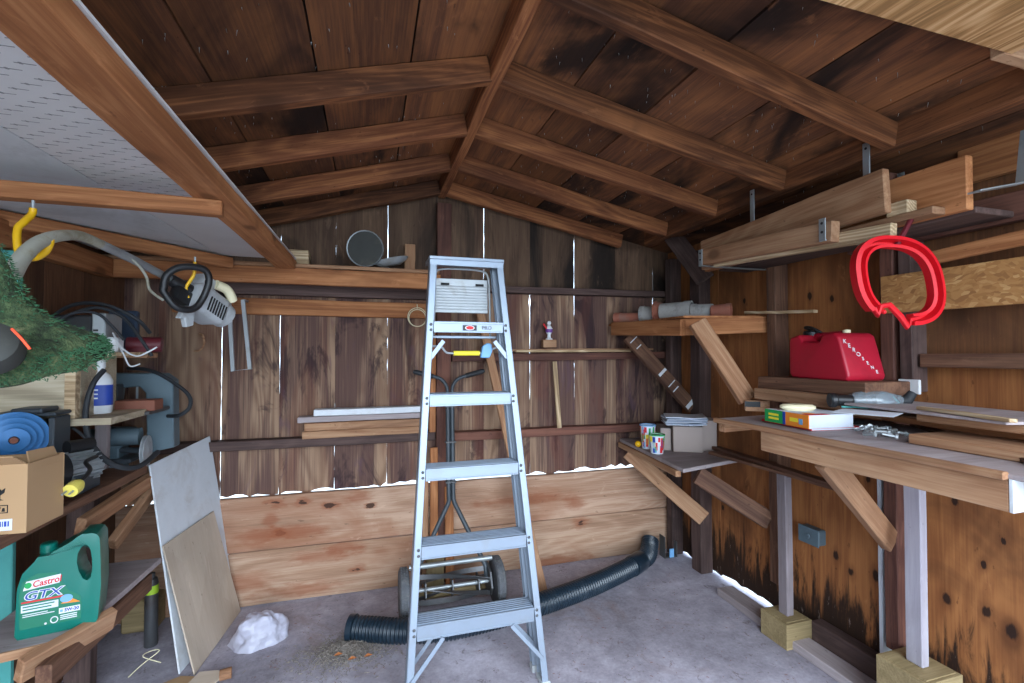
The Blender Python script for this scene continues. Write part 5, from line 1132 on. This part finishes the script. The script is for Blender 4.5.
mb = MB(); mb.box((-.02, -.005, -.035), (.07, .04, .05), em); obj('throttle', mb, 'black', TR, bevel=.008, seg=2, smooth=True)
mb = MB(); mb.tube(bez([PY(118, 250, 1.64), PY(135, 262, 1.68), PY(146, 276, 1.72), PY(150, 290, 1.75), PY(163, 300, 1.8)]), .004, 8); obj('throttle_cable', mb, 'dust_shaft', TR, smooth=True)
# debris guard: half dish with a skirt, caked in grass
gc = PY(5, 317, 1.17); gb = PY(34, 374, 1.10)
gm = fr(gc, (.93, -.25, .0), (.05, -.30, .95))
mb = MB(); nA, nR = 26, 9; vs = []; q = random.Random(4)
prof = [(.022, .14), (.028, .10), (.034, .062), (.044, .028), (.064, -.004), (.104, -.034), (.145, -.055), (.163, -.072), (.163, -.104)]
for (r_, z_) in prof:
    for j in range(nA+1):
        a = math.radians(-150+235*j/nA); w_ = 1+q.uniform(-.035, .035)
        vs.append((r_*w_*math.cos(a)*.88, r_*w_*math.sin(a)*.82, z_+q.uniform(-.005, .005)))
fs = [(i*(nA+1)+j, i*(nA+1)+j+1, (i+1)*(nA+1)+j+1, (i+1)*(nA+1)+j) for i in range(nR-1) for j in range(nA)]
mb.add(vs, fs, gm); o = obj('debris_guard', mb, 'grassy', TR, smooth=True)
md = o.modifiers.new('thickness', 'SOLIDIFY'); md.thickness = .008; md.offset = -1
md = o.modifiers.new('smooth', 'SUBSURF'); md.levels = md.render_levels = 1
mb = MB(); q = random.Random(9)
for k in range(2200):                                         # clippings stuck along the rim and over the guard
    j = q.random(); a = math.radians(-150+235*j); i = 6.2+q.random()*1.75 if k % 3 else q.random()*6
    i0 = int(i); f_ = i-i0; r_ = prof[i0][0]*(1-f_)+prof[i0+1][0]*f_; z_ = prof[i0][1]*(1-f_)+prof[i0+1][1]*f_
    c = V(((r_+.004)*math.cos(a)*.88, (r_+.004)*math.sin(a)*.82, z_)); d = V((q.uniform(-1, 1), q.uniform(-1, 1), q.uniform(-1.2, .4))).normalized()*q.uniform(.003, .009)
    s_ = d.cross(V((math.cos(a), math.sin(a), .3))).normalized()*.0011; o_ = V((math.cos(a), math.sin(a), .2))*.003
    mb.add([c-s_, c+s_, c+d+o_, c+d*.9+o_*2], [(0, 1, 2), (0, 1, 3), (1, 2, 3), (0, 2, 3)], gm)
o = obj('grass_clippings', mb, 'grass_fringe', TR); o['kind'] = 'stuff'
hc = PY(-9, 351, 1.04)
mb = MB(); mb.lathe([(0, .038), (.028, .038), (.042, .028), (.046, .008), (.042, -.012), (.024, -.02), (0, -.021)], T(hc) @ ry(25) @ rx(60), 22); hd = obj('line_head', mb, 'dusty', TR, smooth=True)
mb = MB(); mb.tube(bez([PY(12, 329, 1.0), PY(21, 338, .99), PY(30, 349, .985)]), .0022, 6); obj('cutting_line', mb, 'orange_line', hd, smooth=True)
def hook(pts, r_, label):
    t = tag(obj('hook', (lambda m: (m.tube(bez(pts, 8), r_, 12), m)[1])(MB()), 'yellow', smooth=True), label, 'hook')
    a = pts[0]; mb = MB(); mb.tube([a+V((0, 0, .018)), a], .0035, 8); obj('screw_shank', mb, 'steel', t)
j0 = PY(33, 208, 1.40)
hook([j0, PY(32, 214, 1.40), PY(24, 222, 1.38), PY(18, 228, 1.37), PY(17, 240, 1.36), PY(20, 254, 1.355), PY(34, 258, 1.34), PY(45, 252, 1.33), PY(50, 243, 1.325), PY(50, 240, 1.32)], .0075, 'large yellow vinyl hook holding up the curved trimmer shaft')
hook([PY(195, 262, 1.90), PY(194, 274, 1.90), PY(190, 281, 1.90), PY(186, 288, 1.90), PY(188, 298, 1.90)], .0055, 'small yellow hook inside the trimmer loop handle')
# ------------------------------------------------------------------ clutter on the workbench
zb = 1.0785
def PB(x, y, z=None): return PZ(x, y, zb if z is None else z)
p = PB(757, 411); t = thing('wood_block', p, 'tan wood block with a black taped end at the far corner of the bench', 'block'); m = T(p) @ rz(-38)
mb = MB(); mb.bx((-.05, -.02, 0), (.05, .03, .05), m); obj('body', mb, 'tan', t, bevel=.002)
mb = MB(); mb.bx((-.052, -.0215, .02), (.012, -.0205, .045), m); obj('tape', mb, 'black', t)
p = PB(811, 431); mm = T(p) @ rz(-6)
mb = MB(); mb.bx((0, 0, 0), (.21, .24, .008), mm); mg_ = tag(obj('magazine', mb, 'red_p', bevel=.001), 'red magazine lying under the thick book on the bench', 'magazine')
mb = MB(); mb.bx((.003, -.0005, .0015), (.209, .2395, .0065), mm); obj('pages', mb, 'paper', mg_)
# thick book, spine toward the camera's left
zk = zb+.0085; p = PZ(809, 429, zk); bk = T(p.x, p.y, zk) @ rz(-4)
BK = thing('thick_book', p, 'thick book with green and orange spine lying on the bench', 'book'); bw, bl, bh = .19, .2, .046
mb = MB(); mb.bx((.004, .004, .002), (bw, bl-.004, bh-.002), bk); obj('page_block', mb, 'paper', BK)
mb = MB(); mb.bx((0, 0, bh-.002), (bw+.003, bl, bh), bk); mb.bx((0, 0, 0), (bw+.003, bl, .002), bk); obj('cover', mb, 'paper', BK)
mb = MB(); mb.bx((-.002, 0, 0), (.0015, bl*.55, bh), bk); s1 = obj('spine', mb, 'orange_p', BK)
mb = MB(); mb.bx((-.002, bl*.55, 0), (.0015, bl, bh), bk); s2 = obj('spine', mb, 'green_p', BK)
for k in range(2):
    mb = MB(); mb.bx((-.0028, bl*.66, .012+.014*k), (-.0019, bl*.9, .020+.014*k), bk); obj('print', mb, 'yellow_p', s2)
mb = MB(); mb.bx((-.0028, bl*.22, .016), (-.0019, bl*.4, .030), bk); obj('print', mb, 'yellow_p', s1)
mb = MB(); mb.bx((-.0026, bl*.12, .01), (-.0019, bl*.2, .03), bk); obj('print', mb, 'light_blue', s1)
mb = MB(); mb.bx((-.0028, bl*.5, 0), (-.0018, bl*.56, bh), bk); obj('print', mb, 'blue', s1)
mb = MB(); mb.bx((.0, .0, bh), (.09, .03, bh+.0006), bk); obj('cover_print', mb, 'red_p', BK)
mb = MB(); mb.bx((.02, .035, bh), (.06, .06, bh+.0006), bk); obj('cover_print', mb, 'orange_p', BK)
p = bk @ V((.075, .125, bh+.001)); mb = MB(); mb.lathe([(0, 0), (.045, 0), (.055, .008), (.055, .016), (.045, .022), (0, .022)], T(p) @ rz(-30), 24, 1.1, .62); tag(obj('sanding_pad', mb, 'cream', smooth=True), 'cream oval pad lying on top of the thick book', 'pad')
p = PZ(868, 413, 1.1694); mb = MB(); mb.bx((-.06, -.07, 0), (.07, .08, .0008), T(p) @ rz(24)); tag(obj('paper_sheet', mb, 'paper'), 'white paper sheet on the thin grey plywood behind the bolts', 'paper')
# torch in a clear sleeve
zt_ = 1.1345; a = V((1.52, 1.42, zb+.05)); 
a, b = PX(830, 400, 1.60), PX(850, 399, 1.66); c2 = PX(884, 393, 1.72)
TQ = thing('hand_torch', (a.x, a.y, a.z-.028), 'black hand torch in a clear plastic sleeve lying on the bench', 'torch')
d = (b-a); d.z = 0; d.normalize(); ly_ = max(a.z, 1.136+.027); a.z = b.z = c2.z = ly_
mb = MB(); mb.tube([a, a+d*.015, a+d*.02, a+d*.06, a+d*.14], [.026, .026, .021, .019, .02], 18); tb_ = obj('body', mb, 'black', TQ, smooth=True)
mb = MB(); mb.tube([a-d*.002, a+d*.001], .022, 18); obj('lens', mb, 'grey_dark', tb_, smooth=True)
mb = MB(); s0 = a+d*.07; mb.tube([s0, s0+d*.03, s0+d*.1, s0+d*.16], [.024, .034, .036, .020], 14); o = obj('sleeve', mb, 'clear', TQ, smooth=True)
mb = MB(); e_ = s0+d*.15; mb.tube([e_, e_+d*.03, e_+d*.05+V((0, 0, .03))], [.018, .02, .014], 10); obj('tail', mb, 'rubber', TQ, smooth=True)
mb = MB(); mb.tube(bez([a+d*.02+V((0, -.02, -.022)), a+d*.1+V((.02, -.045, -.02)), a+d*.18+V((.02, -.03, -.01)), a+d*.2+V((0, 0, .01))]), .0035, 8); obj('wrist_strap', mb, 'teal', TQ, smooth=True)
# bolts, one by one
BO = bmesh.new(); 
def bolt_mb(m, Lb, r_):
    mb = MB(); mb.lathe([(0, 0), (r_*1.9, 0), (r_*1.9, r_*1.3), (r_, r_*1.3), (r_, Lb), (r_*.7, Lb+.001), (0, Lb+.001)], m, 6); return mb
q = random.Random(12)
first = None
for k in range(26):
    x = q.gauss(877, 13); y = 430+q.gauss(0, 2.4)+(x-877)*.06; x = min(max(x, 846), 912)
    p = PZ(x, y, zb+.006+.007*(k % 3)); ori = T(p) @ rz(q.uniform(0, 360)) @ ry(90+q.uniform(-14, 14)) @ T(0, 0, -.015)
    if first is None:
        first = tag(obj('bolt', bolt_mb(MX(), .034, .0042), 'steel', frame=MX()), 'small steel bolt in the loose pile at the bench front edge', 'bolt', 'bolts piled on the workbench'); first.matrix_basis = ori; W[first.name] = ori
    else:
        dup(first, ori @ MX.Diagonal((1, 1, q.uniform(.7, 1.25), 1)))
p = PB(858, 424); mb = MB(); mb.tube([p+V((-.02, .01, .006)), p+V((.025, -.004, .006))], .006, 10); tag(obj('socket_bit', mb, 'black', smooth=True), 'black driver bit lying above the pile of bolts', 'bit')
for k, (x, y) in enumerate(((912, 442), (920, 440))):
    p = PB(x, y); mb = MB(); mb.lathe([(.006, 0), (.012, 0), (.012, .002), (.006, .002), (.006, 0)], T(p.x, p.y, zb+.0005), 18); tag(obj('washer', mb, 'steel_dark'), 'dark flat washer lying alone right of the bolts', 'washer', 'washers beside the bolts')
# ------------------------------------------------------------------ floor clutter
p = PZ(260, 640, 0); mb = MB(); q = random.Random(17); n_, k_ = 26, 14; vs = []
from mathutils import noise as NO
for i in range(k_+1):
    th = math.pi*.5*i/k_
    for j in range(n_):
        ph = 2*math.pi*j/n_; d3 = V((math.cos(ph)*math.cos(th), math.sin(ph)*math.cos(th), math.sin(th)))
        f = 1+.38*NO.noise(d3*1.7+V((3, 1, 7)))+.22*NO.noise(d3*3.6)
        vs.append(p+V((d3.x*.118*f, d3.y*.10*f, d3.z*.125*f)))
fs = [(i*n_+j, i*n_+(j+1) % n_, (i+1)*n_+(j+1) % n_, (i+1)*n_+j) for i in range(k_) for j in range(n_)]
mb.add(vs, fs); o = tag(obj('plastic_bag', mb, 'film', smooth=True), 'crumpled white plastic bag lying on the floor by the leaning panels', 'bag')
md = o.modifiers.new('smooth', 'SUBSURF'); md.levels = md.render_levels = 2
tx = bpy.data.textures.new('crumple', 'CLOUDS'); tx.noise_scale = .045; tx.noise_depth = 2
md = o.modifiers.new('crumple', 'DISPLACE'); md.texture = tx; md.strength = .02; md.mid_level = .5
mb = MB(); q = random.Random(2); c0 = PZ(347, 652, 0)
for k in range(4200):                                         # dry clippings swept into a heap
    r_ = abs(q.gauss(0, .085)); a = q.uniform(0, 2*math.pi)
    c = c0+V((r_*1.35*math.cos(a), r_*.9*math.sin(a), 0)); h = max(0, .034*math.exp(-(r_/.09)**2)); c.z = .0012+q.random()*h
    d = V((q.uniform(-1, 1), q.uniform(-1, 1), q.uniform(-.12, .2))).normalized()*q.uniform(.006, .02); s_ = d.cross(V((0, 0, 1))).normalized()*.0016
    c.z = max(c.z, .0012+abs(d.z)); mb.add([c-s_, c+s_, c+d+s_*.3, c+d*.5+V((0, 0, .0025))], [(0, 1, 2), (0, 1, 3), (1, 2, 3), (0, 2, 3)])
tag(obj('clippings', mb, 'litter'), 'heap of dry grass clippings on the floor before the hose end', 'clippings', kind='stuff')
for k, (x, y) in enumerate(((352, 659), (368, 656), (338, 655))):
    p = PZ(x, y, .026); mb = MB(); mb.add([p+V((-.018, 0, 0)), p+V((0, -.011, .005)), p+V((.02, .002, .001)), p+V((0, .012, .006)), p+V((0, 0, -.002))], [(0, 1, 4), (1, 2, 4), (2, 3, 4), (3, 0, 4), (0, 3, 2, 1)])
    tag(obj('dry_leaf', mb, 'leaf'), 'orange-brown dry leaf lying on the heap of clippings', 'leaf', 'dry leaves on the clippings')
mb = MB(); q = random.Random(31)
for k in range(420):
    x, y = q.uniform(-.55, 1.8), q.uniform(1.5, 2.75)
    c = V((x, y, .001)); d = V((q.uniform(-1, 1), q.uniform(-1, 1), 0)).normalized()*q.uniform(.004, .016); s_ = V((-d.y, d.x, 0)).normalized()*.0012
    mb.add([c-s_, c+s_, c+d, c+d*.5+V((0, 0, .0018))], [(0, 1, 2), (0, 1, 3), (1, 2, 3), (0, 2, 3)])
tag(obj('litter', mb, 'copper'), 'bits of dry leaf and twig scattered over the concrete floor', 'litter', kind='stuff')
for k, (x, y, w_, l_, a, mat, lb) in enumerate(((172, 690, .16, .13, 20, 'cardboard', 'torn flat cardboard scrap at the bottom edge by the leaning panels'), (205, 684, .12, .1, -15, 'sanded', 'tan wood scrap overlapping the torn cardboard'))):
    p = PZ(x, y, 0); m = T(p.x, p.y, .002+k*.012) @ rz(a) @ rx(4*k)
    mb = MB(); mb.prism([(-w_/2, -l_/2), (w_*.4, -l_*.45), (w_/2, l_*.2), (w_*.2, l_/2), (-w_*.4, l_*.42)], 0, .006, m); tag(obj('scrap', mb, mat, bevel=.001), lb, 'scrap')
p = PZ(225, 680, .0); mb = MB(); mb.tube([p+V((-.02, 0, .022)), p+V((.022, .008, .022))], .021, 14); tag(obj('wood_dowel', mb, 'tan', smooth=True), 'short tan dowel end by the torn cardboard', 'dowel')
mb = MB(); p = PZ(148, 668, 0); mb.tube(bez([p+V((-.05, -.05, .003)), p+V((-.02, .0, .02)), p+V((.03, .03, .05)), p+V((.01, .0, .07)), p+V((-.03, .03, .035)), p+V((.04, .02, .003))]), .002, 6); tag(obj('twine', mb, 'cream', smooth=True), 'curl of pale twine beside the cardboard scraps', 'twine')
# post anchor and scrap in the back corner
t = thing('post_anchor', (1.86, 2.71, 0), 'grey steel post anchor on the floor in the back corner', 'bracket')
c = PZ(668, 556, 0)
mb = MB(); mb.bx((c.x-.045, c.y-.03, 0), (c.x+.05, c.y+.03, .006)); mb.bx((c.x-.045, c.y-.03, .0), (c.x-.04, c.y+.03, .14)); mb.bx((c.x+.045, c.y-.03, 0), (c.x+.05, c.y+.03, .1)); obj('stirrup', mb, 'steel_dark', t, bevel=.001)
mb = MB(); mb.bx((c.x-.012, c.y-.04, .007), (c.x+.018, c.y-.03, .06)); obj('tag', mb, 'light_blue', t)
# nail points coming through the roof boards
mb = MB(); q = random.Random(77)
for side in (-1, 1):
    for k in range(260):
        x = RX+side*q.uniform(.1, 1.5); y = q.uniform(.9, 2.75); z = deck(x)
        d = V((q.uniform(-.25, .25), q.uniform(-.25, .25), -1)).normalized()*q.uniform(.006, .018); s_ = V((.0011, 0, 0)); u_ = V((0, .0011, 0))
        a = V((x, y, z+.002)); mb.add([a-s_-u_, a+s_-u_, a+u_, a+d], [(0, 1, 3), (1, 2, 3), (2, 0, 3), (0, 2, 1)])
tag(obj('nail_points', mb, 'steel'), 'rusty nail points poking through the roof boards all over the underside', 'nails', kind='stuff')
# ------------------------------------------------------------------ light: open door side, overcast daylight
w = bpy.data.worlds.new('sky'); S.world = w; w.use_nodes = True
nt = w.node_tree; bg = nt.nodes['Background']
bg.inputs[0].default_value = (.62, .79, 1., 1); bg.inputs[1].default_value = 1.25
sl = bpy.data.lights.new('daylight', 'SUN'); sl.energy = 1.6; sl.angle = math.radians(65); sl.color = (.82, .91, 1.)
so = bpy.data.objects.new('daylight', sl); COL.objects.link(so); so.rotation_euler = V((.10, 1, -.5)).to_track_quat('-Z', 'Y').to_euler()
S.view_settings.view_transform = 'Standard'; S.view_settings.look = 'None'; S.view_settings.gamma = 1; S.view_settings.use_curve_mapping = False
S.view_settings.exposure = 2.15
S.cycles.max_bounces = 10; S.cycles.diffuse_bounces = 6
S.cycles.use_denoising = True
